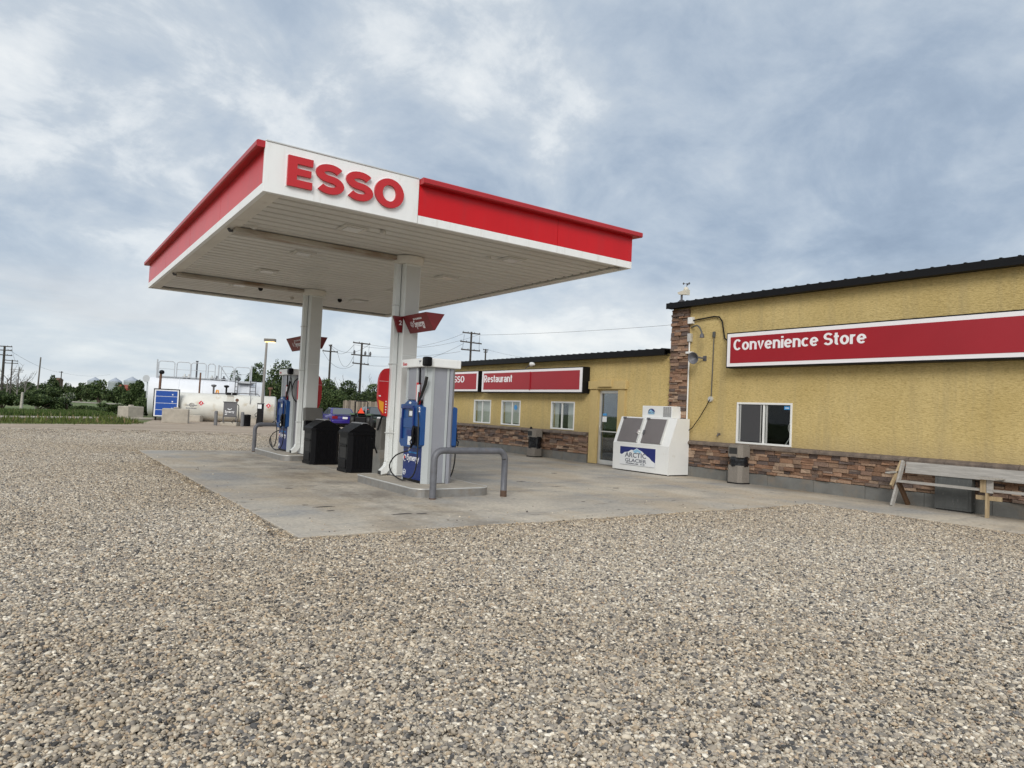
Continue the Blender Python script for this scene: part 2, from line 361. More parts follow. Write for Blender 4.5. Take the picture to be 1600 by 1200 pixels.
# ------------------------------------------------------------------ ground
def ground_mat():
    global nt
    m = bpy.data.materials.new('gravel_ground'); m.use_nodes = True; old = nt; nt = m.node_tree
    b = nt.nodes['Principled BSDF']; b.inputs['Roughness'].default_value = 0.92; b.inputs['Specular IOR Level'].default_value = 0.25
    g = N('ShaderNodeNewGeometry')
    def vor(sc):
        v = N('ShaderNodeTexVoronoi'); v.inputs['Scale'].default_value = sc; L(g.outputs['Position'], v.inputs['Vector']); return v
    v1 = vor(48)
    sp = N('ShaderNodeSeparateColor'); L(v1.outputs['Color'], sp.inputs[0])
    pal = RAMP(sp.outputs[0], [(0.0, (0.12, 0.115, 0.105)), (0.18, (0.24, 0.21, 0.18)), (0.40, (0.34, 0.29, 0.235)), (0.6, (0.40, 0.33, 0.255)), (0.8, (0.48, 0.42, 0.34)), (1.0, (0.62, 0.56, 0.48))])
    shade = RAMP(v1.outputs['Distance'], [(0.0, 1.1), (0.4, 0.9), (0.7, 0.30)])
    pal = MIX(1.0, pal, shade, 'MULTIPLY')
    n = N('ShaderNodeTexNoise'); n.inputs['Scale'].default_value = 0.35; n.inputs['Detail'].default_value = 6; L(g.outputs['Position'], n.inputs['Vector'])
    dust = RAMP(n.outputs[0], [(0.35, (0.32, 0.275, 0.225)), (0.65, (0.40, 0.345, 0.285))])
    n2 = N('ShaderNodeTexNoise'); n2.inputs['Scale'].default_value = 0.12; n2.inputs['Detail'].default_value = 4; L(g.outputs['Position'], n2.inputs['Vector'])
    sep = N('ShaderNodeSeparateXYZ'); L(g.outputs['Position'], sep.inputs[0])
    # packed wheel-worn dirt towards the far edge of the lot
    far = M_('ADD', M_('MULTIPLY', sep.outputs[1], 1.0), M_('MULTIPLY', sep.outputs[0], 0.12))
    n3 = N('ShaderNodeTexNoise'); n3.inputs['Scale'].default_value = 0.5; n3.inputs['Detail'].default_value = 7
    mp3 = N('ShaderNodeMapping'); mp3.inputs['Scale'].default_value = (0.25, 1.4, 1); L(g.outputs['Position'], mp3.inputs[0]); L(mp3.outputs[0], n3.inputs['Vector'])
    fw = M_('ADD', far, M_('MULTIPLY', M_('SUBTRACT', n3.outputs[0], 0.5), 12.0))
    fm = N('ShaderNodeMapRange'); fm.inputs[1].default_value = 26.0; fm.inputs[2].default_value = 33.0; L(fw, fm.inputs[0])
    dirt = RAMP(n3.outputs[0], [(0.3, (0.34, 0.27, 0.21)), (0.7, (0.48, 0.40, 0.315))])
    c = MIX(M_('ADD', 0.12, M_('MULTIPLY', n2.outputs[0], 0.25)), pal, dust)
    c = MIX(fm.outputs[0], c, dirt)
    L(c, b.inputs['Base Color'])
    bp = N('ShaderNodeBump'); bp.inputs['Strength'].default_value = 0.8; bp.inputs['Distance'].default_value = 0.02; bp.invert = True
    L(v1.outputs['Distance'], bp.inputs['Height']); L(bp.outputs[0], b.inputs['Normal'])
    nt = old; return m
GRAVELM = ground_mat()
FIELDM = mat('field_grass', (0.13, 0.17, 0.055), 0.95, c2=(0.075, 0.12, 0.03), vscale=0.25, dirt=(0.22, 0.20, 0.10), dscale=0.09, dlo=0.5, dhi=0.7)
VERGEM = mat('verge_grass', (0.15, 0.16, 0.06), 0.95, c2=(0.09, 0.13, 0.03), vscale=0.9, dirt=(0.30, 0.26, 0.18), dscale=0.8, dlo=0.5, dhi=0.68)
DIRTM = mat('pale_track', (0.42, 0.39, 0.33), 0.95, var=0.1, vscale=1)
mb = MB(); ring = [(2600*math.cos(a*math.pi/24), 2600*math.sin(a*math.pi/24), -0.13) for a in range(48)]
mb.add(ring, [tuple(range(48))]); struct(mb.build('field', FIELDM))
LOT_EDGE = [(-60, 20), (-30, 30), (-12, 36.0), (-0.93, 39.3), (4.0, 41.9), (5.4, 44.2), (8.2, 57.0), (16, 59), (26, 60), (60, 66)]
GRASS_EDGE = [(-60, 20), (-30, 30), (-12, 36.0), (-0.93, 39.3), (4.0, 41.9), (5.2, 43.9), (6.2, 49), (8, 57)]
mb = MB(); mb.add([(-60, -75, -0.03), (60, -75, -0.03)]+[(x, y, -0.03) for x, y in reversed(LOT_EDGE)], [tuple(range(2+len(LOT_EDGE)))])
struct(mb.build('gravel_lot', GRAVELM))
mb = MB(); n_ = len(LOT_EDGE)
mb.add([(x, y-0.5, -0.042) for x, y in LOT_EDGE]+[(x-1, y+15, -0.06) for x, y in LOT_EDGE], [(i, i+1, n_+i+1, n_+i) for i in range(n_-1)])
struct(mb.build('grass_verge', VERGEM))
mb = MB(); mb.tube([(-40, 31.5, 0.02), (-14, 41.5, 0.02), (-1.1, 46.1, 0.02), (4.5, 49.4, 0.02), (9, 51.6, 0.02)], 0.11, 6)
struct(mb.build('kerb', BLOCKM))
mb = MB(); a, b_, c_, d_ = loc(-60, 118), loc(210, 110), loc(210, 120), loc(-60, 130)
mb.add([(p.x, p.y, -0.09) for p in (a, b_, c_, d_)], [(0, 1, 2, 3)]); struct(mb.build('field_track', DIRTM))

def concrete_mat():
    global nt
    m = bpy.data.materials.new('pad_concrete'); m.use_nodes = True; old = nt; nt = m.node_tree
    b = nt.nodes['Principled BSDF']; b.inputs['Roughness'].default_value = 0.86; b.inputs['Specular IOR Level'].default_value = 0.3
    g = N('ShaderNodeNewGeometry')
    def noise(sc, det, st=(1, 1, 1), rough=0.6):
        mp = N('ShaderNodeMapping'); mp.inputs['Scale'].default_value = st; L(g.outputs['Position'], mp.inputs[0])
        n = N('ShaderNodeTexNoise'); n.inputs['Scale'].default_value = sc; n.inputs['Detail'].default_value = det; n.inputs['Roughness'].default_value = rough; L(mp.outputs[0], n.inputs['Vector']); return n.outputs[0]
    c = RAMP(noise(0.5, 8), [(0.36, (0.33, 0.325, 0.315)), (0.50, (0.46, 0.42, 0.36)), (0.62, (0.56, 0.505, 0.42))])
    c = MIX(RAMP(noise(1.1, 8, (0.8, 0.35, 1)), [(0.47, 0.0), (0.60, 0.7)]), c, (0.46, 0.385, 0.29))       # blown dust
    c = MIX(RAMP(noise(0.9, 9, (0.3, 1.1, 1), 0.7), [(0.52, 0.0), (0.66, 0.7)]), c, (0.27, 0.26, 0.25))       # traffic film
    c = MIX(RAMP(noise(2.0, 7, (0.6, 1.6, 1), 0.72), [(0.61, 0.0), (0.66, 0.75)]), c, (0.10, 0.09, 0.08))          # oil spots
    sp_ = N('ShaderNodeSeparateXYZ'); L(g.outputs['Position'], sp_.inputs[0])
    lane = M_('SUBTRACT', 1.0, M_('MULTIPLY', M_('ABSOLUTE', M_('SUBTRACT', sp_.outputs[0], 5.0)), 0.55), clamp=True)   # spills beside the pump line
    c = MIX(M_('MULTIPLY', lane, RAMP(noise(1.4, 9, (1, .6, 1), .7), [(0.42, 0.0), (0.62, 0.75)])), c, (0.20, 0.17, 0.135))
    foot = M_('MULTIPLY', M_('SUBTRACT', sp_.outputs[0], 14.05), 1.1, clamp=True)
    c = MIX(M_('MULTIPLY', foot, RAMP(noise(1.1, 8, (1, .4, 1), .7), [(0.38, 0.15), (0.6, 0.95)])), c, (0.235, 0.19, 0.135))
    c = MIX(0.8, c, RAMP(noise(16, 8, (1, 1, 1), 0.75), [(0.3, 0.66), (0.7, 1.25)]), 'MULTIPLY')
    L(c, b.inputs['Base Color'])
    bp = N('ShaderNodeBump'); bp.inputs['Strength'].default_value = 0.25; bp.inputs['Distance'].default_value = 0.01
    L(noise(60, 5), bp.inputs['Height']); L(bp.outputs[0], b.inputs['Normal'])
    nt = old; return m
CONC = concrete_mat()
pad = bpy.data.objects.new('concrete_pad', None); col.objects.link(pad); struct(pad)
xs = [2.67, 6.05, 9.5, 12.98]; ys = [8.06, 11.6, 15.2, 18.8, 22.25]
for i in range(3):
    for j in range(4):
        MB().box(xs[i]+(0.009 if i else 0), xs[i+1]-(0.009 if i < 2 else .004), ys[j]+(0.009 if j else 0), ys[j+1]-0.009, -0.18, 0.0, 0.010).build('slab', CONC, pad)
MB().box(xs[0]+.05, xs[-1], ys[0]+.05, ys[-1]-.05, -0.19, -0.018).build('joint_filler', DARKGAP, pad)
OILM = mat('oil_stain', (0.045, 0.040, 0.035), 0.6, var=0.4, vscale=20)
rq = random.Random(21)
for ox, oy, a_, b_ in ((3.75, 10.25, .17, .05), (3.72, 9.85, .06, .035), (3.55, 10.5, .05, .03), (4.55, 9.25, .16, .05), (4.85, 9.2, .09, .035), (3.95, 12.6, .08, .04), (5.2, 16.4, .10, .05), (9.2, 12.8, .14, .05), (10.6, 11.2, .12, .05), (8.3, 9.6, .05, .03), (11.4, 14.4, .12, .06)):
    MB().prism([(ox+a_*math.cos(k*.449)*rq.uniform(.55, 1.15), oy+b_*math.sin(k*.449)*rq.uniform(.5, 1.2)) for k in range(14)], 2, -.002, .003).build('oil_stain', OILM, pad)
walk = bpy.data.objects.new('walkway', None); col.objects.link(walk); struct(walk)
yy = [-3, 0.4, 3.4, 6.4, 9.6, 12.8, 16.0, 19.2, 22.4, 25.6, 30.5]
for j in range(len(yy)-1):
    MB().box(12.99, 15.30, yy[j]+0.006, yy[j+1]-0.006, -0.18, 0.004, 0.008).build('slab', CONC, walk)

# loose stone: patches of pebbles laid at random turns, single pebbles along the slab edges
rs = np.random.RandomState(11)
pal = np.array([(.42, .375, .32), (.60, .545, .465), (.25, .235, .22), (.085, .085, .09), (.47, .39, .30), (.74, .70, .63), (.33, .30, .27), (.48, .435, .37), (.18, .18, .19), (.42, .31, .23)])
palp = [.17, .16, .13, .11, .10, .08, .11, .10, .03, .01]
ico = bmesh.new(); bmesh.ops.create_icosphere(ico, subdivisions=1, radius=1.0); ico.verts.ensure_lookup_table()
IV = np.array([v.co[:] for v in ico.verts]); IF = np.array([[v.index for v in f.verts] for f in ico.faces]); ico.free()
PEB = attr_mat('pebble', 0.85, tint=True); PEBE = attr_mat('edge_pebble', 0.85)
def pebble_mesh(name, xy, zlo, zhi, tintv=None):
    k = len(xy); nv = len(IV)
    size = np.clip(np.exp(rs.randn(k)*0.36)*0.0074, 0.004, 0.02)
    V = IV[None]*(1+rs.uniform(-.22, .22, (k, nv, 1)))*(size[:, None]*np.stack([rs.uniform(1.0, 1.55, k), rs.uniform(0.75, 1.1, k), rs.uniform(0.5, 0.9, k)], 1))[:, None, :]
    t1, t2 = rs.uniform(0, 6.283, k), rs.randn(k)*0.5
    c2, s2 = np.cos(t2)[:, None], np.sin(t2)[:, None]; y_, z_ = V[..., 1]*c2-V[..., 2]*s2, V[..., 1]*s2+V[..., 2]*c2
    c1, s1 = np.cos(t1)[:, None], np.sin(t1)[:, None]; x_, y_ = V[..., 0]*c1-y_*s1, V[..., 0]*s1+y_*c1
    V = np.stack([x_+xy[:, :1], y_+xy[:, 1:], z_+(size*.3+rs.uniform(zlo, zhi, k))[:, None]], -1)
    me = bpy.data.meshes.new(name); me.vertices.add(k*nv); me.vertices.foreach_set('co', V.astype(np.float32).ravel())
    FF = (IF[None]+np.arange(k)[:, None, None]*nv).reshape(-1, 3)
    me.loops.add(FF.size); me.loops.foreach_set('vertex_index', FF.astype(np.int32).ravel()); me.polygons.add(len(FF)); me.polygons.foreach_set('loop_start', np.arange(0, FF.size, 3, dtype=np.int32))
    me.polygons.foreach_set('use_smooth', np.repeat(rs.rand(k) < .45, len(IF))); me.update()
    cc = pal[rs.choice(len(pal), k, p=palp)]*rs.uniform(0.78, 1.2, (k, 1))*(tintv if tintv is not None else 1.0)
    a = me.color_attributes.new('col', 'FLOAT_COLOR', 'POINT'); a.data.foreach_set('color', np.repeat(np.concatenate([cc, np.ones((k, 1))], 1), nv, axis=0).astype(np.float32).ravel())
    me.materials.append(PEBE if tintv is not None else PEB); return me
NPATCH = 14; PR = 0.15
PATCH = []
for k in range(NPATCH):
    q = int(6400*math.pi*PR*PR); rad = PR*np.sqrt(rs.rand(q)); a = rs.rand(q)*6.283
    PATCH.append(pebble_mesh('pebble_patch', np.stack([rad*np.cos(a), rad*np.sin(a)], 1), 0.0, 0.018))
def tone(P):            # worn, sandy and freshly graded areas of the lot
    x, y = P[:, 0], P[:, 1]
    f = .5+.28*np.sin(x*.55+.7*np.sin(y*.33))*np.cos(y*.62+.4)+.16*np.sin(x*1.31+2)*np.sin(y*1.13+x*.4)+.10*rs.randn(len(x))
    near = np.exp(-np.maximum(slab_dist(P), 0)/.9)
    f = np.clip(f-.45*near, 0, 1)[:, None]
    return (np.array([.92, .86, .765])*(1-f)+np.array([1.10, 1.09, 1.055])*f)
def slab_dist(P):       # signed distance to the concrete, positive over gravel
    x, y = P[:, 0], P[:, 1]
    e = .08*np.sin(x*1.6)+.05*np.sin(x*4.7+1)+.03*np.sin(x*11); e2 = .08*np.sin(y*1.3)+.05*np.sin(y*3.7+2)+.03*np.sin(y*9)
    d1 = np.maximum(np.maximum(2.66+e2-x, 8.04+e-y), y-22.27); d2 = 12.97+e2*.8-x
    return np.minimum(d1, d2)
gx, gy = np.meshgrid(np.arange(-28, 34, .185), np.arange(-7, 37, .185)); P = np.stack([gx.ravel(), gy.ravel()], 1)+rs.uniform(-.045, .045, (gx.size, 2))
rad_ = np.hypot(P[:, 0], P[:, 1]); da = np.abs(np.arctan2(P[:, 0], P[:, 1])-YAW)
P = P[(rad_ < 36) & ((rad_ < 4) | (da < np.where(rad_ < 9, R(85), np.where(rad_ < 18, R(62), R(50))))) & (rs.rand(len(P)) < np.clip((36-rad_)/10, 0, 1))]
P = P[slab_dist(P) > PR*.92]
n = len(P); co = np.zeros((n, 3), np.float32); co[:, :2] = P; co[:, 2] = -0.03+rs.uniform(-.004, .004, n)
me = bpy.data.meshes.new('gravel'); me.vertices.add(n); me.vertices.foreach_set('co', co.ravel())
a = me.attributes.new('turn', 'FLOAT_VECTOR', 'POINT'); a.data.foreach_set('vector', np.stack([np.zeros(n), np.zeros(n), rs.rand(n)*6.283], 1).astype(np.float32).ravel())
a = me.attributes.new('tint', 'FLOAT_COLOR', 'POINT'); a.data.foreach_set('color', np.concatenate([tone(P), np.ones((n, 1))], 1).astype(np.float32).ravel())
a = me.attributes.new('size', 'FLOAT_VECTOR', 'POINT'); a.data.foreach_set('vector', (np.repeat(rs.uniform(.95, 1.1, (n, 1)), 3, 1)*[1, 1, 1.0]).astype(np.float32).ravel())
a = me.attributes.new('pick', 'INT', 'POINT'); a.data.foreach_set('value', rs.randint(0, NPATCH, n).astype(np.int32))
gr = link('gravel', me); gr['kind'] = 'stuff'; gr['label'] = 'loose grey and tan pebbles covering the forecourt lot'; gr['category'] = 'gravel'
ng = bpy.data.node_groups.new('pebbles', 'GeometryNodeTree')
ng.interface.new_socket('Geometry', in_out='INPUT', socket_type='NodeSocketGeometry'); ng.interface.new_socket('Geometry', in_out='OUTPUT', socket_type='NodeSocketGeometry')
gi = ng.nodes.new('NodeGroupInput'); go = ng.nodes.new('NodeGroupOutput'); jn = ng.nodes.new('GeometryNodeGeometryToInstance')
for me_ in PATCH:
    po = bpy.data.objects.new('pebble_patch', me_)          # source only, never placed in the scene itself
    oi = ng.nodes.new('GeometryNodeObjectInfo'); oi.inputs['Object'].default_value = po; ng.links.new(oi.outputs['Geometry'], jn.inputs[0])
ip = ng.nodes.new('GeometryNodeInstanceOnPoints'); ip.inputs['Pick Instance'].default_value = True
mp_ = ng.nodes.new('GeometryNodeMeshToPoints'); ng.links.new(gi.outputs[0], mp_.inputs[0])
ng.links.new(mp_.outputs[0], ip.inputs['Points']); ng.links.new(jn.outputs[0], ip.inputs['Instance'])
for nm, ty, sk in (('turn', 'FLOAT_VECTOR', 'Rotation'), ('size', 'FLOAT_VECTOR', 'Scale'), ('pick', 'INT', 'Instance Index')):
    na = ng.nodes.new('GeometryNodeInputNamedAttribute'); na.data_type = ty; na.inputs[0].default_value = nm
    src = [o for o in na.outputs if o.enabled and o.name == 'Attribute'][0]
    if sk == 'Rotation':
        er = ng.nodes.new('FunctionNodeEulerToRotation'); ng.links.new(src, er.inputs[0]); src = er.outputs[0]
    ng.links.new(src, ip.inputs[sk])
ng.links.new(ip.outputs[0], go.inputs[0])
md = gr.modifiers.new('pebbles', 'NODES'); md.node_group = ng
E1 = np.stack([rs.uniform(2.2, 13.2, 40000), 8.04-rs.uniform(-.05, .30, 40000)], 1); E2 = np.stack([2.66-rs.uniform(-.05, .30, 30000), rs.uniform(7.9, 22.4, 30000)], 1)
E3 = np.stack([12.97-rs.uniform(-.06, .30, 21000), rs.uniform(2.5, 8.3, 21000)], 1)
EP = np.concatenate([E1, E2, E3]); sd = slab_dist(EP); fade = np.where(sd < 0, np.exp(sd/.035)*.55, 1.0)
thin = np.where(np.hypot(EP[:, 0], EP[:, 1]) > 12, .5, .95)
EP = EP[(sd > -.12) & (sd < PR*1.1) & (rs.rand(len(EP)) < fade*thin)]
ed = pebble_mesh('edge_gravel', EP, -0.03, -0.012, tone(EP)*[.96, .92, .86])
o = link('edge_gravel', ed); tag(o, 'loose pebbles banked along the concrete slab edges', 'gravel', kind='stuff')
SP = np.concatenate([np.stack([rs.uniform(2.8, 12.8, 150), 8.1+rs.exponential(.35, 150)], 1), np.stack([2.75+rs.exponential(.35, 60), rs.uniform(8.2, 20, 60)], 1)])
o = link('stray_gravel', pebble_mesh('stray_gravel', SP, 0.0, 0.002, tone(SP))); tag(o, 'stray pebbles kicked onto the concrete slab', 'gravel', kind='stuff')

# ------------------------------------------------------------------ store and restaurant
def wall_mb(x0, x1, y0, y1, z0, z1, holes):
    """wall slab facing -X with rectangular openings (ya, yb, za, zb), cut into butting pieces"""
    mb = MB(); cuts = sorted({y0, y1}|{h[0] for h in holes}|{h[1] for h in holes})
    for a, b in zip(cuts, cuts[1:]):
        hs = sorted([h for h in holes if h[0] <= a+1e-6 and h[1] >= b-1e-6], key=lambda h: h[2]); z = z0
        for h in hs:
            if h[2] > z: mb.box(x0, x1, a, b, z, h[2])
            z = h[3]
        if z1 > z: mb.box(x0, x1, a, b, z, z1)
    return mb
XF = 15.13
WH = (10.0, 11.6, 1.0, 2.06)
store = thing('store_building', 'tall yellow stucco convenience store wall with stone skirting and a stone pillar', 'building', (XF, 7, 0))
wall_mb(XF, XF+.22, -4, 13.9, 0.88, 4.72, [WH]).build('wall', STUCCO, store)
m = MB().box(XF+.02, XF+.24, -4, 13.9, -0.1, 0.88).box(XF+.22, 27, 13.68, 13.9, -0.1, 4.9).box(XF+.22, 27, -4, -3.8, -0.1, 4.9).box(26.8, 27, -3.8, 13.68, -0.1, 4.9)
m.build('outer_wall', STUCCO, store)
RHOLES = [(23.29, 24.56, 1.04, 1.98), (21.27, 22.54, 1.04, 1.98), (18.13, 19.41, 1.02, 1.98)]
DOOR = (16.0, 16.94, 0.02, 2.36)
rest = thing('restaurant_building', 'low yellow stucco restaurant wing with stone skirting and dark eave', 'building', (XF, 21, 0))
wall_mb(XF, XF+.22, 13.905, 29.5, 0.88, 3.42, RHOLES+[(DOOR[0], DOOR[1], .5, DOOR[3])]).build('wall', STUCCO, rest)
wall_mb(XF+.02, XF+.24, 13.905, 29.5, -0.1, 0.88, [(DOOR[0], DOOR[1], -.1, .9)]).box(XF+.24, 27, 29.28, 29.5, -.1, 3.42).box(26.8, 27, 13.92, 29.28, -.1, 3.42).build('outer_wall', STUCCO, rest)

def roof(parent, y0, y1, ze, slope, thick):
    zt = ze+thick; xe = XF-.25; xb = 27.2; zb = zt+slope*(xb-xe)
    MB().prism([(xe+.03, zt-.03), (xb, zb-.03), (xb, zb), (xe+.03, zt)], 1, y0, y1).build('roof', ROOFM, parent)
    MB().box(xe, xe+.028, y0, y1, ze, zt-.004, 0.004).build('fascia_trim', ROOFM, parent)
    MB().box(xe+.03, XF-.002, y0, y1, ze+.012, ze+.03).build('eave_soffit', ROOFM, parent)
    rb = MB(); y = y0+.12
    while y < y1-.05:
        rb.prism([(y-.032, zt-.004), (y+.032, zt-.004), (y+.018, zt+.014), (y-.018, zt+.014)], 0, xe+.01, xe+4.0); y += 0.305
    # ribs follow the slope of the sheet
    rb.v = [(x, yy_, z+slope*max(0, x-xe)) for x, yy_, z in rb.v]
    o = rb.build('roof_rib', ROOFM, parent); o['kind'] = 'stuff'
roof(store, -4.3, 13.96, 4.685, 0.05, 0.165)
roof(rest, 13.965, 29.8, 3.37, 0.03, 0.19)

# stacked ledge stone, one mesh per stone
rr = random.Random(5)
UNIT = []
for k in range(10):
    bm = bmesh.new(); bmesh.ops.create_cube(bm, size=1.0)
    for v in bm.verts:
        v.co += Vector((rr.uniform(-.16, .16) if v.co.x < 0 else 0, rr.uniform(-.02, .02), rr.uniform(-.07, .07)))
    bmesh.ops.bevel(bm, geom=[e for e in bm.edges if min(v.co.x for v in e.verts) < -0.2 and max(v.co.x for v in e.verts) < 0], offset=0.07, segments=1, affect='EDGES')
    UNIT.append(MB().bm(bm))
UMESH = [u.mesh('ledge_stone', STONEM) for u in UNIT]
SCOL = [(.30, .185, .125), (.25, .145, .095), (.34, .225, .155), (.185, .125, .095), (.22, .165, .135), (.37, .265, .19), (.12, .09, .08), (.28, .165, .105), (.21, .135, .10)]
def ledge(y0, y1, z0, z1, xw, seed, lmin, lmax):
    r_ = random.Random(seed); out = []; z = z0
    while z < z1-0.02:
        h = min(r_.uniform(0.052, 0.112), z1-z)
        if z1-(z+h) < 0.035: h = z1-z
        y = y0
        while y < y1-1e-4:
            l = r_.uniform(lmin, lmax)
            if y1-(y+l) < lmin*0.7: l = y1-y
            dpt = r_.uniform(0.045, 0.118); c = r_.choice(SCOL); k = r_.uniform(.72, 1.22)
            if r_.random() < .3 and h > .07:      # split the course into two thin stones
                for q in (0, 1): out.append((xw-dpt*r_.uniform(.75, 1.1), xw, y+.003, y+l-.003, z+q*h/2+.002, z+(q+1)*h/2-.002, tuple(x*k for x in r_.choice(SCOL))))
            else: out.append((xw-dpt, xw, y+.003, y+l-.003, z+.0025, z+h-.0025, tuple(x*k for x in c)))
            y += l
        z += h
    return out
def stone_obj(s, parent, i):
    o = link('ledge_stone', UMESH[i % 10], parent)
    o.location = ((s[0]+s[1])/2, (s[2]+s[3])/2, (s[4]+s[5])/2); o.scale = (s[1]-s[0], s[3]-s[2], s[5]-s[4]); o['col'] = [*s[6], 1.0]
def stone_joined(lst, parent):
    mb = MB(); cols = []
    for i, s in enumerate(lst):
        u = UNIT[i % 10]; cx_, cy_, cz_ = (s[0]+s[1])/2, (s[2]+s[3])/2, (s[4]+s[5])/2
        mb.add([(cx_+v[0]*(s[1]-s[0]), cy_+v[1]*(s[3]-s[2]), cz_+v[2]*(s[5]-s[4])) for v in u.v], u.f); cols += [(*s[6], 1)]*len(u.v)
    me = mb.mesh('stonework', STONEA); a = me.color_attributes.new('col', 'FLOAT_COLOR', 'POINT')
    a.data.foreach_set('color', np.array(cols, np.float32).ravel()); o = link('stonework', me, parent); o['kind'] = 'stuff'
st = ledge(1.0, 13.24, 0.285, 0.885, XF+.02, 3, .13, .38)
pl_ = ledge(13.26, 13.9, 0.0, 4.665, XF, 8, .14, .34)
for s in pl_: pass
both = sorted([(((s[3]-s[2])*(s[5]-s[4]))/((s[2])**2+XF**2-40), s) for s in st+pl_], key=lambda t: -t[0])
for i, (q, s) in enumerate(both[:298]): stone_obj(s, store, i)
stone_joined([s for q, s in both[298:]], store)
stone_joined(ledge(17.36, 29.4, 0.285, 0.885, XF+.02, 12, .16, .46)+ledge(13.92, 15.66, 0.285, 0.885, XF+.02, 14, .16, .46), rest)
MB().box(XF-.012, XF+.018, 1.0, 13.25, .28, .885).build('mortar_bed', DARKGAP, store)
MB().box(XF-.012, XF+.018, 17.36, 29.45, .28, .885).box(XF-.012, XF+.018, 13.92, 15.66, .28, .885).build('mortar_bed', DARKGAP, rest)
MB().box(XF-.04, XF-.003, 13.27, 13.89, 0, 4.665).build('pillar_core', DARKGAP, store)
def sills(y0, y1, parent, seed):
    r_ = random.Random(seed); y = y0
    while y < y1-.05:
        l = r_.uniform(.5, .75); l = min(l, y1-y)
        d = r_.uniform(.0, .012)
        MB().prism([(XF+.01, .888), (XF-.115-d, .888), (XF-.115-d, .93), (XF-.10-d, .962), (XF+.01, .995)], 1, y+.003, y+l-.003).build('sill_stone', LEDGE, parent); y += l
sills(1.0, 13.25, store, 4); sills(17.38, 29.4, rest, 6); sills(13.92, 15.66, rest, 7)
def footing(y0, y1, parent, xs_=XF-.05):
    y = y0
    while y < y1-.05:
        l = min(1.22, y1-y); MB().box(xs_, XF+.02, y+.004, y+l-.004, -.1, .277, .004).build('foundation_panel', FOUND, parent); y += l
footing(-1.6, 13.24, store); footing(17.38, 29.4, rest); footing(13.92, 15.64, rest)

def window(parent, y0, y1, z0, z1, mull, kind):
    x = XF-.02; f = .05
    wn = MB().box(x, x+.09, y0, y0+f, z0, z1, .006).box(x, x+.09, y1-f, y1, z0, z1, .006).box(x, x+.09, y0+f, y1-f, z0, z0+f, .006).box(x, x+.09, y0+f, y1-f, z1-f, z1, .006)
    wn.box(x+.025, x+.07, mull-.025, mull+.025, z0+f, z1-f).build('window', FRAMEW, parent)
    wn = [c for c in parent.children if c.name.startswith('window')][-1]
    for a, b in ((y0+f, mull-.025), (mull+.025, y1-f)):
        MB().box(x+.045, x+.05, a, b, z0+f, z1-f).build('pane', GLASS, wn)
    xi = x+.12
    MB().box(xi+1.6, xi+1.62, y0-.8, y1+.8, z0-.8, z1+.4).box(xi+.11, xi+1.6, y0-.8, y1+.8, z0-.82, z0-.8).box(xi+.11, xi+1.6, y0-.8, y0-.78, z0-.8, z1+.4).box(xi+.11, xi+1.6, y1+.78, y1+.8, z0-.8, z1+.4).box(xi+.11, xi+1.6, y0-.8, y1+.8, z1+.4, z1+.42).build('interior', ROOM, parent)
    return wn
sw = window(store, *WH, 10.80, 0)
MB().box(XF+.0, XF+.014, 10.88, 11.47, 1.07, 2.0).build('insect_screen', SCREENM, sw)
MB().box(XF-.004, XF+.016, 11.47, 11.50, 1.06, 2.0).box(XF-.004, XF+.016, 10.87, 10.885, 1.06, 2.0).box(XF+.004, XF+.04, 10.70, 10.73, 1.06, 2.0).build('sash_rail', ALU, sw)
MB().box(XF+.018, XF+.022, 10.08, 10.24, 1.90, 1.985).build('sticker', CYANINK, sw)
MB().box(XF+.0165, XF+.0178, 10.11, 10.21, 1.93, 1.95).build('sticker_print', WHITEINK, sw)
fan = MB(); fan.tube([(XF+.35, 10.16+.17*math.cos(a*.3491), 1.46+.17*math.sin(a*.3491)) for a in range(19)], .012, 6)
fan.tube([(XF+.35, 10.22, 1.31), (XF+.35, 10.42, 1.0)], .016, 6)
tag(fan.build('white_hoop', WHITE), 'white hoop on a slanted stem standing inside the store window', 'hoop')
ws = [window(rest, *h, sum(h[:2])/2+o, 1) for h, o in zip(RHOLES, (0.02, -.08, .05))]
for i, h in enumerate(RHOLES):
    if i < 2: bl = MB().box(XF+.14, XF+.15, h[0]+.05, h[1]-.05, h[2]+(.02 if i == 0 else .08), h[3]-.04)
    else: bl = MB().box(XF+.14, XF+.15, h[0]+.06, h[0]+.50, h[2]+.02, h[3]-.04).box(XF+.14, XF+.15, h[1]-.26, h[1]-.05, h[2]+.02, h[3]-.04)
    bl.build('blind', CURTAIN, ws[i])
sg = MB(); sg.prism([(21.62+.10*math.cos(a*.5236), 1.72+.10*math.sin(a*.5236)) for a in range(12)], 0, XF+.016, XF+.02); sg.build('open_sticker', CYANINK, ws[1])
# entrance door with stucco quoins
dt = MB().box(XF-.07, XF+.002, 16.94, 17.30, .02, 2.40, .006).box(XF-.07, XF+.002, 15.70, 16.0, .02, 2.40, .006).box(XF-.11, XF+.002, 15.64, 17.36, 2.401, 2.66, .008)
dt.build('door_surround', STUCCOT, rest)
MB().box(XF-.17, XF-.112, 16.22, 16.84, 2.47, 2.70, .006).build('keystone', STUCCOT, rest)
door = MB().box(XF+.03, XF+.11, 16.86, 16.94, .02, 2.36, .005).box(XF+.03, XF+.11, 16.0, 16.08, .02, 2.36, .005).box(XF+.03, XF+.11, 16.08, 16.86, 2.27, 2.36, .005).box(XF+.03, XF+.11, 16.08, 16.86, .02, .15, .005).box(XF+.05, XF+.075, 16.08, 16.86, 1.04, 1.075).build('door', ALU, rest)
MB().box(XF+.075, XF+.083, 16.08, 16.86, .15, 2.27).build('pane', DGLASS, door)
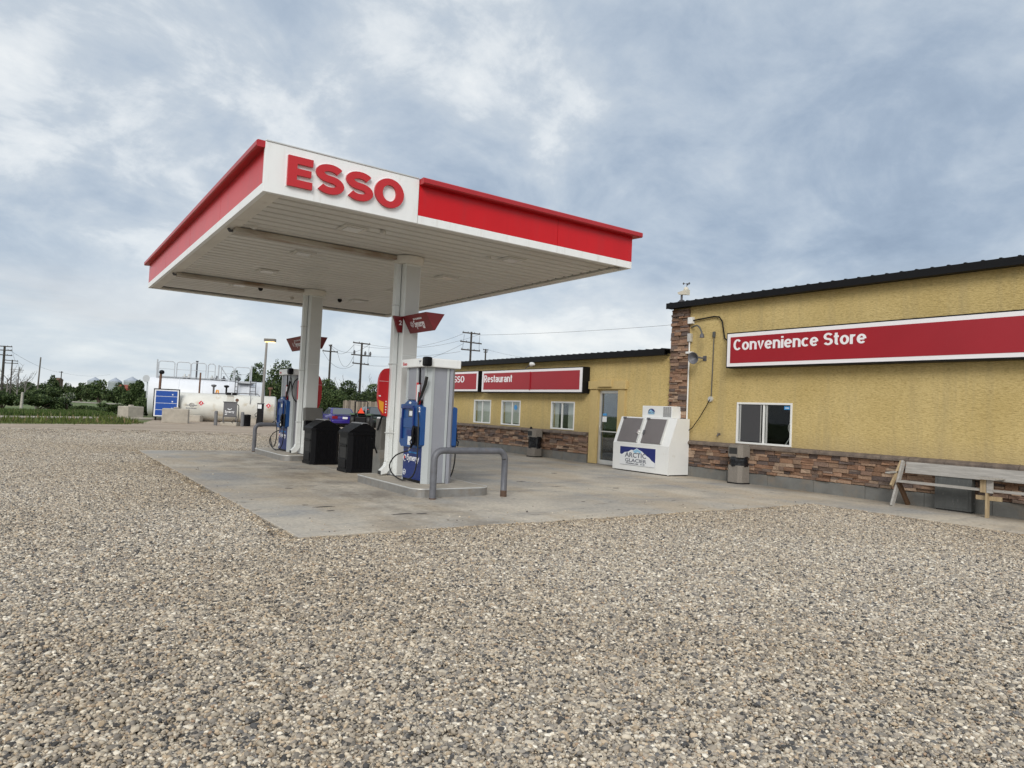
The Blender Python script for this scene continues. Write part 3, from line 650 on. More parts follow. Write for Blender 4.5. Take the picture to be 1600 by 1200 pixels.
MB().tube([(XF+.03, 16.82, 1.0), (XF-.03, 16.82, 1.0), (XF-.03, 16.82, 1.25), (XF+.03, 16.82, 1.25)], .012, 6).build('handle', ALU, door)
MB().box(XF+.070, XF+.073, 16.62, 16.80, 1.56, 1.63).build('sticker', CYANINK, door)
MB().box(XF+.070, XF+.073, 16.62, 16.82, 1.36, 1.53).build('sticker', PALE, door)
MB().box(XF+1.8, XF+1.82, 15.2, 17.8, 0, 2.9).box(XF+.25, XF+1.8, 15.2, 15.22, 0, 2.9).box(XF+.25, XF+1.8, 17.78, 17.8, 0, 2.9).box(XF+.25, XF+1.8, 15.22, 17.78, 0, .02).box(XF+.25, XF+1.8, 15.22, 17.78, 2.88, 2.9).build('interior', ROOM, rest)
MB().box(XF-.12, XF+.24, 16.0, 16.94, -.02, .018).build('threshold', FOUND, rest)

# bold grotesque lettering built from strokes (unit = cap height)
def arc(cx_, cy_, rx, ry, a0, a1, n_=14): return [(cx_+rx*math.cos(R(a0+(a1-a0)*k/n_)), cy_+ry*math.sin(R(a0+(a1-a0)*k/n_))) for k in range(n_+1)]
def ess(w_, h, t_): rx, ry = w_/2-.095, (h-t_)/4; return arc(w_/2, h-t_/2-ry, rx, ry, 25, 270)+arc(w_/2, t_/2+ry, rx, ry, 90, -155)[1:]
XH = .74
GLYPH = {
 'C': (.70, [arc(.36, .5, .265, .42, 42, 318, 22)]), 'o': (.62, [arc(.31, .37, .215, .295, 0, 360, 24)]),
 'n': (.60, [[(.095, 0), (.095, XH)], [(.095, .44)]+arc(.30, .45, .205, .215, 170, 0)+[(.505, 0)]]),
 'v': (.56, [[(.085, XH), (.28, .04), (.475, XH)]]), 'e': (.62, [[(.12, .37), (.50, .37)], arc(.31, .37, .215, .295, 0, 318, 22)]),
 'i': (.19, [[(.095, 0), (.095, XH)], [(.095, .85), (.095, 1.0)]]), 'c': (.58, [arc(.31, .37, .215, .295, 45, 315, 18)]),
 'S': (.66, [ess(.66, 1.0, .17)]), 's': (.54, [ess(.54, XH, .14)]),
 't': (.38, [[(.17, .96), (.17, .20)]+arc(.29, .20, .12, .125, 180, 285, 6), [(.01, .67), (.36, .67)]]),
 'r': (.40, [[(.095, 0), (.095, XH)], [(.095, .40)]+arc(.29, .44, .195, .22, 165, 72, 8)]),
 'R': (.66, [[(.095, 0), (.095, 1)], [(.095, .925), (.36, .925)]+arc(.36, .705, .19, .22, 90, -90, 10)[1:]+[(.095, .485)], [(.34, .47), (.545, 0)]]),
 'a': (.57, [arc(.28, .50, .185, .165, 165, 0, 10)+[(.465, 0)], [(.465, .415), (.27, .405)]+arc(.26, .235, .175, .165, 95, 270, 10)+[(.34, .08), (.465, .17)]]),
 'u': (.60, [[(.505, XH), (.505, 0)], [(.095, XH)]+arc(.30, .29, .205, .215, 180, 350)+[(.505, .30)]]),
 'E': (.60, [[(.10, 0), (.10, 1)], [(.10, .92), (.56, .92)], [(.10, .51), (.53, .51)], [(.10, .08), (.56, .08)]]), 'O': (.80, [arc(.40, .5, .295, .42, 0, 360, 28)]), ' ': (.26, [])}
def stroke_text(words, origin, cap, width, m, parent, sv=.195, sh=.155, gap=.055):
    """letters on a wall facing -X; reading runs towards -Y"""
    tot = sum(GLYPH[c][0]+gap for c in words)-gap; k_ = width/(tot*cap); x = 0.0
    for c in words:
        w_, strokes = GLYPH[c]
        if strokes:
            mb = MB()
            for q, st_ in enumerate(strokes):
                L_, R_ = [], []; closed = math.hypot(st_[0][0]-st_[-1][0], st_[0][1]-st_[-1][1]) < 1e-6
                for k in range(len(st_)):
                    a = st_[k-1] if k else (st_[-2] if closed else st_[0]); b = st_[k+1] if k < len(st_)-1 else (st_[1] if closed else st_[-1])
                    dx, dy = b[0]-a[0], b[1]-a[1]; l = math.hypot(dx, dy) or 1; nx, ny = -dy/l*sv/2, dx/l*sh/2
                    L_.append((st_[k][0]+nx, st_[k][1]+ny)); R_.append((st_[k][0]-nx, st_[k][1]-ny))
                def P3(p, d): return (origin[0]-d-q*.0006, origin[1]-(x+p[0])*cap*k_, origin[2]+p[1]*cap)
                n_ = len(L_); v = [P3(p, .003) for p in L_]+[P3(p, .003) for p in R_]+[P3(p, 0) for p in L_]+[P3(p, 0) for p in R_]
                fs = []
                for k in range(n_-1): fs += [(k, k+1, n_+k+1, n_+k), (k, 2*n_+k, 2*n_+k+1, k+1), (n_+k, n_+k+1, 3*n_+k+1, 3*n_+k)]
                mb.add(v, fs)
            mb.build('letter', m, parent)
        x += w_+gap
# wall signs
def wall_sign(name, label, y0, y1, z0, z1, words, ty, tz, size, width, border=.10, rb=.11):
    t = thing(name, label, 'sign', (XF, (y0+y1)/2, z0))
    MB().box(XF-.30, XF-.003, y0, y1, z0, z1, .008).build('sign_box', BLACKM, t)
    MB().box(XF-.306, XF-.298, y0+.03, y1-.03, z0+.035, z1-.03).build('border_panel', SIGNWHITE, t)
    MB().box(XF-.311, XF-.304, y0+border, y1-border, z0+rb, z1-rb).build('red_panel', SIGNRED, t)
    stroke_text(words, (XF-.3112, ty, tz), size, width, SIGNWHITE, t)
    return t
wall_sign('store_sign', 'long red sign reading Convenience Store high on the store wall', 4.1, 11.76, 2.93, 3.84, 'Convenience Store', 11.53, 3.375, .285, 3.46, .13, .12)
rs_ = wall_sign('restaurant_sign', 'red sign reading Restaurant above the restaurant windows', 17.42, 23.60, 2.26, 3.13, 'Restaurant', 23.40, 2.66, .275, 1.95, .16, .115)
MB().box(XF-.34, XF-.312, 20.3, 20.33, 2.36, 3.02).build('panel_joint', SIGNRED, rs_)
wall_sign('fuel_sign', 'red sign reading Esso partly hidden behind the near fuel dispenser', 23.85, 28.2, 2.28, 3.14, 'ESSO', 26.05, 2.67, .275, 1.12, .14, .11)

# ------------------------------------------------------------------ wall equipment
t = thing('junction_conduit', 'white conduit with junction box running down the stone pillar edge', 'conduit', (XF, 13.22, 0))
MB().tube([(XF-.05, 13.22, 3.78), (XF-.05, 13.22, 1.55)], .022, 8).build('pipe', FRAMEW, t)
MB().box(XF-.12, XF-.003, 13.10, 13.26, 4.22, 4.40, .01).build('junction_box', FRAMEW, t)
MB().box(XF-.10, XF-.003, 13.15, 13.27, 3.72, 3.95, .01).build('meter_box', ALU, t)
MB().box(XF-.14, XF-.01, 13.08, 13.28, 3.38, 3.44, .01).build('bracket', FRAMEW, t)
MB().tube([(XF-.06, 13.20, 4.3), (XF-.05, 12.95, 4.32), (XF-.05, 12.4, 4.36), (XF-.05, 12.22, 4.33), (XF-.05, 12.12, 4.2), (XF-.05, 12.03, 3.75), (XF-.12, 11.78, 3.6)], .02, 8).build('sign_cable', BLACKM, t)
t = thing('gooseneck_lamp', 'small bent wall lamp between the pillar and the store sign', 'lamp', (XF, 12.8, 4.1))
MB().tube([(XF-.03, 13.18, 4.12), (XF-.12, 13.0, 4.14), (XF-.22, 12.82, 4.13), (XF-.30, 12.66, 4.05), (XF-.32, 12.58, 3.93), (XF-.32, 12.56, 3.86)], .022, 8).build('arm', GREYBOX, t)
MB().lathe([(.02, .07), (.05, .04), (.065, -.05)], (XF-.32, 12.56, 3.82), 12).build('lamp_shade', DARKSTEEL, t)
t = thing('power_conduit', 'thin dark conduit down the stucco ending in a round outlet box', 'conduit', (XF, 12.42, 2.1))
MB().tube([(XF-.02, 12.40, 3.92), (XF-.02, 12.43, 2.2)], .014, 8).build('pipe', GREYBOX, t)
MB().box(XF-.05, XF-.003, 12.36, 12.44, 3.80, 3.95, .01).build('pipe_cap', GREYBOX, t)
MB().lathe([(.07, -.06), (.075, -.03), (.075, 0)], (XF-.003, 12.44, 2.13), 14, axis=0).build('outlet_box', ALU, t)
MB().tube([(XF-.07, 12.44, 2.12), (XF-.09, 12.52, 1.95), (XF-.12, 12.72, 1.62), (XF-.10, 12.98, 1.33), (XF-.08, 13.3, 1.15)], .012, 6).build('power_cord', BLACKM, t)
t = thing('horn_loudspeaker', 'grey horn loudspeaker fixed to the store wall beside the white conduit', 'loudspeaker', (XF, 12.85, 3.24))
hd = MB(); hd.lathe([(.03, .0), (.035, .10), (.06, .16), (.11, .24), (.155, .28), (.165, .285), (.15, .275), (.055, .18), (.02, .15)], (0, 0, 0), 20)
rotm = Matrix.Rotation(R(62), 4, 'Z') @ Matrix.Rotation(R(-92), 4, 'X') if False else Vector((-.80, -.12, -.12)).to_track_quat('Z', 'Y').to_matrix().to_4x4()
hd.v = [tuple((rotm @ Vector(v))+Vector((XF-.14, 12.80, 3.26))) for v in hd.v]; hd.build('horn', STEELP, t)
MB().tube([(XF-.14, 12.80, 3.26), (XF-.06, 12.70, 3.24), (XF, 12.70, 3.24)], .022, 8).box(XF-.02, XF-.002, 12.64, 12.76, 3.17, 3.31, .006).build('bracket', DARKSTEEL, t)
t = thing('hose_tap', 'small dark tap sticking out of the stucco beside the store window', 'tap', (XF, 12.1, 1.2))
MB().tube([(XF, 12.11, 1.2), (XF-.09, 12.11, 1.2), (XF-.12, 12.11, 1.15)], .018, 8).build('spout', DARKSTEEL, t)
MB().lathe([(.04, 0), (.04, .015)], (XF-.06, 12.11, 1.225), 10).build('handle', DARKSTEEL, t)
t = thing('weather_station', 'cream weather station with wind cups on the roof corner above the pillar', 'weather station', (14.95, 13.45, 4.85))
MB().tube([(14.95, 13.45, 4.84), (14.95, 13.45, 5.04)], .03, 8).box(14.90, 15.0, 13.38, 13.50, 4.84, 4.90, .01).build('mast', DARKSTEEL, t)
MB().prism([(13.22, 5.02), (13.52, 5.06), (13.55, 5.12), (13.22, 5.17)], 0, 14.88, 15.02).build('sensor_body', BEIGE, t)
MB().lathe([(.07, 0), (.065, .06), (.03, .09)], (14.95, 13.30, 5.16), 12).build('rain_cup', BEIGE, t)
cpm = MB().tube([(14.95, 13.28, 5.2), (14.95, 13.28, 5.36)], .008, 6)
for k in range(3):
    a = k*2.094+.5; p = Vector((14.95+.09*math.cos(a), 13.28+.09*math.sin(a), 5.34)); cpm.tube([(14.95, 13.28, 5.34), p], .006, 5).lathe([(.012, -.03), (.03, 0), (.012, .03)], p, 8)
cpm.build('wind_cups', DARKSTEEL, t)
t = thing('flood_light', 'small white flood light on a wire bracket above the restaurant sign', 'light', (XF, 20.3, 3.14))
MB().tube([(XF-.28, 20.7, 3.13), (XF-.30, 20.5, 3.22), (XF-.32, 20.3, 3.28)], .015, 6).build('bracket', DARKSTEEL, t)
MB().lathe([(.04, -.12), (.07, -.05), (.085, .06), (.07, .08)], (XF-.34, 20.2, 3.28), 12, axis=1).build('lamp_head', LENS, t)

# ------------------------------------------------------------------ ice freezer
t = thing('ice_freezer', 'white slant-front ice freezer printed Arctic Glacier against the restaurant wall', 'freezer', (14.7, 14.28, 0))
x0, x1, ya, yb = 14.28, 15.06, 13.10, 15.28
MB().prism([(x0, .035), (x0, .79), (14.58, 1.565), (x1, 1.565), (x1, .035)], 1, ya, yb).build('cabinet', FREEZER, t)
MB().box(x0+.05, x1-.02, ya+.05, yb-.05, 0, .0345).build('dark_base', DARKGAP, t)  # near-black base stands in for the shadow line under the cabinet
sl_ = Vector((14.58-x0, 0, 1.565-.79)); ln = sl_.length; sl_.normalize(); nr = Vector((-sl_.z, 0, sl_.x))
def slant(ya_, yb_, s0, s1, h0, h1):
    mb = MB(); P = []
    for h in (h0, h1):
        for yv in (ya_, yb_):
            for s_ in (s0, s1): P.append(tuple(Vector((x0, yv, .79))+sl_*s_+nr*h))
    mb.add(P, [(0, 1, 3, 2), (4, 6, 7, 5), (0, 4, 5, 1), (2, 3, 7, 6), (0, 2, 6, 4), (1, 5, 7, 3)]); return mb
for a, b in ((13.43, 14.17), (14.34, 15.12)):
    d = slant(a, b, .055, ln-.05, 0.002, .035).build('hatch', FRDOOR, t)
    slant(a-.025, a, .05, ln-.045, .002, .045).build('hatch_edge', ALU, d)
    slant(a+.01 if a > 14 else b-.06, a+.06 if a > 14 else b-.01, .30, .42, .036, .075).build('handle', CHROME if a > 14 else DARKSTEEL, d)
    slant(b-.10, b+.02, ln-.08, ln-.03, .036, .055).build('hinge', DARKSTEEL, d)
MB().box(14.70, 15.06, 13.42, 14.56, 1.566, 1.90, .008).build('compressor_box', FREEZER, t)
gl = MB()
for k in range(4):
    for q in range(9): gl.box(14.694, 14.702, 13.46+k*.075, 13.52+k*.075, 1.60+q*.032, 1.617+q*.032)
gl.build('vent_grille', DARKSTEEL, t)
lg = MB(); lg.prism([(14.20+.13*math.cos(a*math.pi/12), 1.72+.10*math.sin(a*math.pi/12)) for a in range(13)], 0, 14.694, 14.6985); lg.build('logo_disc', NAVY, t)
lg = MB(); lg.prism([(14.33, 1.72), (14.27, 1.76), (14.22, 1.80), (14.17, 1.76), (14.07, 1.72), (14.09, 1.66), (14.31, 1.66)], 0, 14.690, 14.6935); lg.build('logo_ice', ICEBLUE, t)
text('ARCTIC', (14.688, 14.33, 1.685), '-X', .07, INK, t, .26, .012)
MB().box(x0-.004, x0+.002, 13.59, 14.98, .19, .70).build('poster', NAVY, t)
MB().prism([(14.98, .19), (14.98, .49), (14.90, .47), (14.78, .54), (14.66, .555), (14.52, .62), (14.42, .615), (14.30, .675), (14.20, .63), (14.10, .60), (14.00, .535), (13.90, .48), (13.82, .45), (13.72, .37), (13.59, .31), (13.59, .19)], 0, x0-.008, x0-.0045).build('poster_ice', PALE, t)
MB().prism([(14.45, .605), (14.40, .605), (14.30, .66), (14.22, .625), (14.12, .585), (14.17, .54), (14.26, .575), (14.34, .53), (14.42, .555)], 0, x0-.011, x0-.0085).build('poster_peak', ICEBLUE, t)
text('ARCTIC', (x0-.0125, 14.76, .41), '-X', .19, INK, t, .84, .012)
text('GLACIER', (x0-.0125, 14.76, .275), '-X', .14, INK, t, .84, .010)
text('PREMIUM  ICE', (x0-.0125, 14.72, .215), '-X', .05, INK, t, .74, .010)
MB().box(x0-.010, x0-.0084, 13.61, 14.96, .182, .188).build('poster_line', INK, t)
MB().box(x0-.003, x0+.002, ya+.01, yb-.01, .785, .80).box(x0-.005, x0+.01, ya-.003, ya+.02, .02, .79).build('edge_trim', FREEZER, t)

# ------------------------------------------------------------------ wall bins
def wall_bin(x, y, label, bodym, bag_z, low, cap):
    t = thing('waste_bin', label, 'bin', (x, y, 0), 0, 'octagonal waste bins along the shop wall')
    def octa(hx, hy, c): return [(-hx, -hy+c), (-hx+c, -hy), (hx-c, -hy), (hx, -hy+c), (hx, hy-c), (hx-c, hy), (-hx+c, hy), (-hx, hy-c)]
    def P(pts): return [(p[0]+x, p[1]+y) for p in pts]
    MB().prism(P(octa(.235, .235, .09)), 2, 0, .035).build('base', BLACKM, t)
    MB().prism(P(octa(.22, .22, .085)), 2, .035, bag_z[0]).build('lower_panels', low, t)
    bg_ = MB(); rr2 = random.Random(int(y*10)); ringn = 28
    prof = []
    for k in range(7):
        z = bag_z[0]-.02+(bag_z[1]-bag_z[0]+.04)*k/6
        rg = []
        for i in range(ringn):
            a = 2*math.pi*i/ringn; rad = .235+.012*math.sin(i*2.3+k)+rr2.uniform(-.006, .010)
            sq = 1/max(abs(math.cos(a)), abs(math.sin(a)), .78*(abs(math.cos(a))+abs(math.sin(a)))); rg.append((x+rad*sq*math.cos(a), y+rad*sq*math.sin(a), z+rr2.uniform(-.008, .008)))
        prof.append(rg)
    bg_.add([v for g in prof for v in g], [(k*ringn+i, k*ringn+(i+1) % ringn, (k+1)*ringn+(i+1) % ringn, (k+1)*ringn+i) for k in range(6) for i in range(ringn)], True)
    bg_.build('bin_bag', BAG, t)
    hd_ = MB().prism(P(octa(.222, .222, .085)), 2, bag_z[1], .945).prism(P(octa(.195, .195, .07)), 2, .945, .975).build('hood', cap, t)
    MB().box(x-.226, x-.215, y-.11, y+.13, .745, .905, .003).build('opening', DARKGAP, hd_)
    return t
wall_bin(14.875, 11.30, 'octagonal pebbled waste bin below the store window', AGGR, (.46, .665), AGGR, AGGR)
tb = wall_bin(14.80, 19.85, 'waste bin with dark bag in front of the restaurant skirting', AGGR, (.33, .70), AGGR, AGGR)
MB().lathe([(.05, 0), (.055, .03), (.03, .07), (.01, .08)], (14.72, 20.0, .975), 12).build('ash_cap', BLACKM, tb)

# ------------------------------------------------------------------ wooden bench and grey cabinet
t = thing('wooden_bench', 'weathered plank bench with A-frame legs in front of the store skirting', 'bench', (14.8, 5.4, 0))
def board(p0, p1, wv, tv, m, name, b=.004):
    """plank from p0 to p1 with half-width vector wv and half-thickness vector tv"""
    p0, p1, wv, tv = map(Vector, (p0, p1, wv, tv)); P = [p+wv*a+tv*c for p in (p0, p1) for a, c in ((-1, -1), (1, -1), (1, 1), (-1, 1))]
    return MB().add(P, [(3, 2, 1, 0), (4, 5, 6, 7), (0, 1, 5, 4), (1, 2, 6, 5), (2, 3, 7, 6), (3, 0, 4, 7)]).build(name, m, t)
lean = Vector((.20, 0, .98))
board((14.925, 7.23, .775), (14.925, 3.2, .775), lean*.115, (.019, 0, -.004), WOODG, 'back_board')
board((14.66, 7.22, .50), (14.66, 3.2, .50), (.115, 0, 0), (0, 0, .019), WOODG, 'seat_board')
for yv in (7.27, 3.3):
    board((14.47, yv, .0), (14.90, yv, .90), (.048, 0, -.02), (0, .02, 0), WOODG, 'leg')
    board((14.62, yv-.045, .485), (15.04, yv-.045, 0), (.048, 0, .03), (0, .02, 0), WOODB, 'leg')
board((14.51, 7.315, .40), (14.91, 7.315, .89), (.03, 0, -.02), (0, .02, 0), WOODY, 'leg_brace')
board((14.40, 7.34, .66), (14.80, 7.34, .68), (0, .045, 0), (0, 0, .012), WOODG, 'arm_board')
board((14.56, 5.60, 0), (14.56, 5.60, .46), (.045, 0, 0), (0, .02, 0), WOODY, 'centre_leg')
board((14.54, 5.66, .46), (14.54, 5.66, .70), (.02, 0, 0), (0, .05, 0), WOODY, 'arm_post')
board((14.53, 5.55, .46), (14.53, 5.55, .70), (.02, 0, 0), (0, .05, 0), WOODG, 'arm_post')
board((14.42, 5.60, .715), (14.95, 5.60, .715), (0, .16, 0), (0, 0, .012), WOODG, 'arm_board')
board((14.60, 5.80, .36), (14.60, 5.38, .36), (0, 0, .04), (.018, 0, 0), WOODY, 'seat_rail')
t = thing('grey_cabinet', 'dull grey metal cabinet against the foundation behind the bench', 'cabinet', (15.0, 6.3, 0))
MB().box(14.90, 15.055, 6.0, 6.66, .03, .665, .006).build('body', GREYBOX, t)
MB().box(14.892, 14.90, 6.05, 6.61, .07, .62, .003).build('front_panel', GREYBOX, t)
MB().box(14.92, 15.05, 6.02, 6.64, 0, .03).build('dark_base', DARKGAP, t)

# ------------------------------------------------------------------ canopy
CX0, CX1, CY0, CY1, CZB, CZT = 2.64, 10.04, 10.41, 22.22, 4.595, 5.335
can = thing('gas_canopy', 'white and red station canopy lettered Esso on two white columns', 'canopy', (6.34, 16.0, 0))
G = .008
MB().box(CX0+.08, CX1-.08, CY0+.08, CY1-.08, CZB+.10, CZT-.06).build('roof_deck', SOFRIM, can)
# front face: white name panel, then red panels over a white band
MB().box(CX0, 5.14, CY0, CY0+.07, CZB, CZT, .004).build('name_panel', WHITE, can)
MB().box(CX0+.002, 5.14, CY0-.012, CY0+.09, CZT+.001, CZT+.022, .004).build('name_panel_cap', ALU, can)
for a, b in ((5.14+G, 8.09), (8.09+G, CX1)):
    MB().box(a, b, CY0+.006, CY0+.07, 4.735, CZT-.03, .003).build('red_panel', RED, can)
    MB().box(a, b, CY0, CY0+.07, CZB, 4.732, .003).build('white_band', WHITE, can)
MB().prism([(CY0-.15, 5.255), (CY0-.15, 5.325), (CY0-.13, 5.34), (CY0+.10, 5.34), (CY0+.10, 5.25), (CY0-.13, 5.238)], 0, 5.15, CX1+.14).build('red_cap', REDCAP, can)
ysb = [CY0+.075, 13.26, 16.10, 19.29, CY1]
for a, b in zip(ysb, ysb[1:]):
    MB().box(CX0+.006, CX0+.07, a+G, b, 4.735, CZT-.03, .003).build('red_panel', RED, can)
    MB().box(CX0, CX0+.07, a+G, b, CZB, 4.732, .003).build('white_band', WHITE, can)
    MB().box(CX1-.07, CX1-.006, a+G, b, 4.735, CZT-.03, .003).build('red_panel', RED, can)
    MB().box(CX1-.07, CX1, a+G, b, CZB, 4.732, .003).build('white_band', WHITE, can)
def capx(x, sgn):
    MB().prism([(x+sgn*.125, 5.255), (x+sgn*.125, 5.325), (x+sgn*.105, 5.34), (x-sgn*.10, 5.34), (x-sgn*.10, 5.25), (x+sgn*.105, 5.238)], 1, CY0+.02 if sgn < 0 else CY0-.11, CY1+.11).build('red_cap', REDCAP, can)
mb_ = MB(); capx(CX0, -1); capx(CX1, 1)
MB().box(CX0+.07, CX1-.07, CY1-.07, CY1-.006, 4.735, CZT-.03).build('red_panel', RED, can)
MB().box(CX0+.07, CX1-.07, CY1-.07, CY1, CZB, 4.732).build('white_band', WHITE, can)
# soffit: rim boards, gap and deck boards
SZ = CZB+.03
MB().box(CX0+.072, CX0+.30, CY0+.072, CY1-.075, SZ-.012, SZ+.03, .004).build('soffit_rim', SOFRIM, can)
MB().box(CX1-.22, CX1-.072, CY0+.3, CY1-.075, SZ-.022, SZ+.03, .004).build('soffit_rim', SOFRIM, can)
MB().box(CX0+.30, CX1-.22, CY1-.22, CY1-.075, SZ-.022, SZ+.03, .004).build('soffit_rim', SOFRIM, can)
tk = MB()
y = CY0+.5
while y < CY1-.3: tk.box(CX1-.30, CX1-.225, y, y+.03, SZ-.018, SZ+.01); y += .62
x = CX0+.5
while x < CX1-.4: tk.box(x, x+.03, CY1-.30, CY1-.225, SZ-.018, SZ+.01); x += .62
tk.build('rim_bracket', ALU, can)
MB().box(CX0+.08, CX1-.08, CY0+.08, CY1-.08, SZ+.045, SZ+.06).build('soffit_backing', DARKGAP, can)
y = CY0+.075; i = 0; bmesh_ = None
bl_ = .296
LIGHTS = [(lx, ly) for lx in (4.50, 7.88) for ly in (11.62, 14.30, 16.92, 19.55)]
sb = MB().prism([(.0, SZ+.016), (.012, SZ), (bl_-.078, SZ), (bl_-.062, SZ+.016), (bl_-.062, SZ+.034), (.0, SZ+.034)], 0, CX0+.302, CX1-.30)
sbm = sb.mesh('soffit_board', SOFFIT)
while y+bl_ < CY1-.28:
    o = link('soffit_board', sbm, can); o.location = (0, y, 0); y += bl_
for lx, ly in LIGHTS:
    f_ = MB().box(lx-.22, lx+.22, ly-.22, ly+.22, SZ-.02, SZ-.001, .006).build('ceiling_light', LAMPW, can)
    MB().box(lx-.15, lx+.15, ly-.15, ly+.15, SZ-.034, SZ-.0205, .005).build('lens', LENS, f_)
    MB().box(lx-.19, lx-.165, ly-.19, ly+.19, SZ-.027, SZ-.0205).box(lx+.165, lx+.19, ly-.19, ly+.19, SZ-.027, SZ-.0205).build('bezel', SOFRIM, f_)
for yb_ in (12.98, 18.78):
    MB().box(CX0+.22, 6.0, yb_, yb_+.24, SZ-.10, SZ-.014, .012).build('drain_trough', BEAMM, can)
    MB().tube([(CX0+.24, yb_+.20, SZ-.05), (CX0+.17, yb_+.20, SZ-.06), (CX0+.15, yb_+.22, SZ-.02)], .028, 8).build('drain_elbow', DARKSTEEL, can)
for dx, dy, kk in ((3.11, 12.71, 0), (5.06, 19.59, 1), (7.38, 19.78, 1), (7.41, 11.75, 0), (4.96, 11.38, 0), (6.23, 20.6, 0)):
    if kk: MB().lathe([(.06, 0), (.065, -.03), (.05, -.07), (.025, -.09)], (dx, dy, SZ-.001), 14).build('dome_camera', BLACKM, can)
    else: MB().lathe([(.05, 0), (.055, -.05), (.03, -.065)], (dx, dy, SZ-.001), 12).build('sensor', SOFFIT, can)
COLS = []
for cy in (12.9, 18.7):
    c = MB().box(6.17, 6.51, cy, cy+.34, .15, SZ-.01, .012).build('column', COLW, can)
    MB().box(6.19, 6.49, cy-.008, cy+.002, 2.60, SZ-.2, .003).build('shaded_front_panel', COLG, c)  # thin panels carry the shade of the column front in their grey
    MB().box(6.19, 6.49, cy-.008, cy+.002, .2, 2.59, .003).build('shaded_front_panel', COLG, c)
    MB().lathe([(.25, -.16), (.30, -.13), (.31, -.02), (.31, -.012)], (6.30, cy+.14, SZ), 20).build('collar', SOFRIM, c)
    ds = MB().box(6.045, 6.155, cy+.17, cy+.31, .42, SZ-.12, .012).prism([(6.155, .42), (6.045, .42), (6.02, .34), (5.93, .25), (5.93, .17), (6.06, .20), (6.155, .32)], 1, cy+.172, cy+.308)
    d_o = ds.build('downspout', COLW, c)
    MB().box(5.915, 5.93, cy+.18, cy+.30, .175, .245).build('spout_mouth', DARKGAP, d_o)
    for zb_ in (1.0, 2.4, 3.6): MB().box(6.03, 6.172, cy+.16, cy+.32, zb_, zb_+.025, .003).build('strap', COLG, d_o)
    MB().box(6.15, 6.53, cy-.02, cy+.36, .15, .17).build('base_plate', STEELP, c)
# raised letters
def letter_shapes(ch, x, w_, z, h, t_):
    """list of closed outlines (outer, inner or None) in x,z"""
    if ch == 'E':
        a = .108
        return [([(x, z), (x+w_, z), (x+w_, z+a), (x+t_*1.08, z+a), (x+t_*1.08, z+h/2-a*.46), (x+w_*.94, z+h/2-a*.46), (x+w_*.94, z+h/2+a*.46), (x+t_*1.08, z+h/2+a*.46), (x+t_*1.08, z+h-a), (x+w_, z+h-a), (x+w_, z+h), (x, z+h)], None)]
    n_ = 36
    if ch == 'O':
        f = lambda rx, rz: [(x+w_/2+rx*math.cos(2*math.pi*k/n_), z+h/2+rz*math.sin(2*math.pi*k/n_)) for k in range(n_)]
        return [(f(w_/2, h/2+.008), f(w_/2-t_*1.04, h/2-t_*.74))]
    th = t_*.82; rx = (w_-t_)/2; rz = (h-th)/4; cxm = x+w_/2
    pts = []
    for k in range(15):
        a = R(28)+(R(270)-R(28))*k/14; pts.append((cxm+rx*math.cos(a), z+h-th/2-rz+rz*math.sin(a)))
    for k in range(1, 15):
        a = R(90)-(R(90)+R(152))*k/14; pts.append((cxm+rx*math.cos(a), z+th/2+rz+rz*math.sin(a)))
    L_, R_ = [], []
    for k, p in enumerate(pts):
        q0, q1 = pts[max(k-1, 0)], pts[min(k+1, len(pts)-1)]; dx, dz = q1[0]-q0[0], q1[1]-q0[1]; l = math.hypot(dx, dz)
        nx, nz = -dz/l*t_/2, dx/l*th/2
        L_.append((p[0]+nx, p[1]+nz)); R_.append((p[0]-nx, p[1]-nz))
    return [('strip', L_, R_)]
def letter_mesh(shapes, y0, y1):
    mb = MB()
    for s in shapes:
        if s[0] == 'strip':
            L_, R_ = s[1], s[2]; n_ = len(L_)
            v = [(p[0], y0, p[1]) for p in L_]+[(p[0], y0, p[1]) for p in R_]+[(p[0], y1, p[1]) for p in L_]+[(p[0], y1, p[1]) for p in R_]
            fs = []
            for k in range(n_-1):
                fs += [(k, k+1, n_+k+1, n_+k), (2*n_+k, 3*n_+k, 3*n_+k+1, 2*n_+k+1), (k, 2*n_+k, 2*n_+k+1, k+1), (n_+k, n_+k+1, 3*n_+k+1, 3*n_+k)]
            fs += [(0, n_, 3*n_, 2*n_), (n_-1, 3*n_-1, 4*n_-1, 2*n_-1)]
            mb.add(v, fs)
        elif s[1] is None: mb.prism(s[0], 1, y0, y1)
        else:
            o_, i_ = s; n_ = len(o_)
            v = [(p[0], y, p[1]) for y in (y0, y1) for q in (o_, i_) for p in q]
            fs = []
            for k in range(n_):
                j = (k+1) % n_
                fs += [(k, j, n_+j, n_+k), (2*n_+k, 3*n_+k, 3*n_+j, 2*n_+j), (k, 2*n_+k, 2*n_+j, j), (n_+k, n_+j, 3*n_+j, 3*n_+k)]
            mb.add(v, fs)
    return mb
for ch, xa, wd in (('E', 2.965, .375), ('S', 3.385, .455), ('S', 3.865, .455), ('O', 4.345, .505)):
    zz_, hh = 4.745, .455
    lo = letter_mesh(letter_shapes(ch, xa, wd, zz_, hh, .128), CY0-.055, CY0-.012).build('letter', LETRED, can)
    letter_mesh(letter_shapes(ch, xa-.012, wd+.024, zz_-.012, hh+.024, .15), CY0-.0115, CY0-.001).build('letter_back', SIGNWHITE, lo)

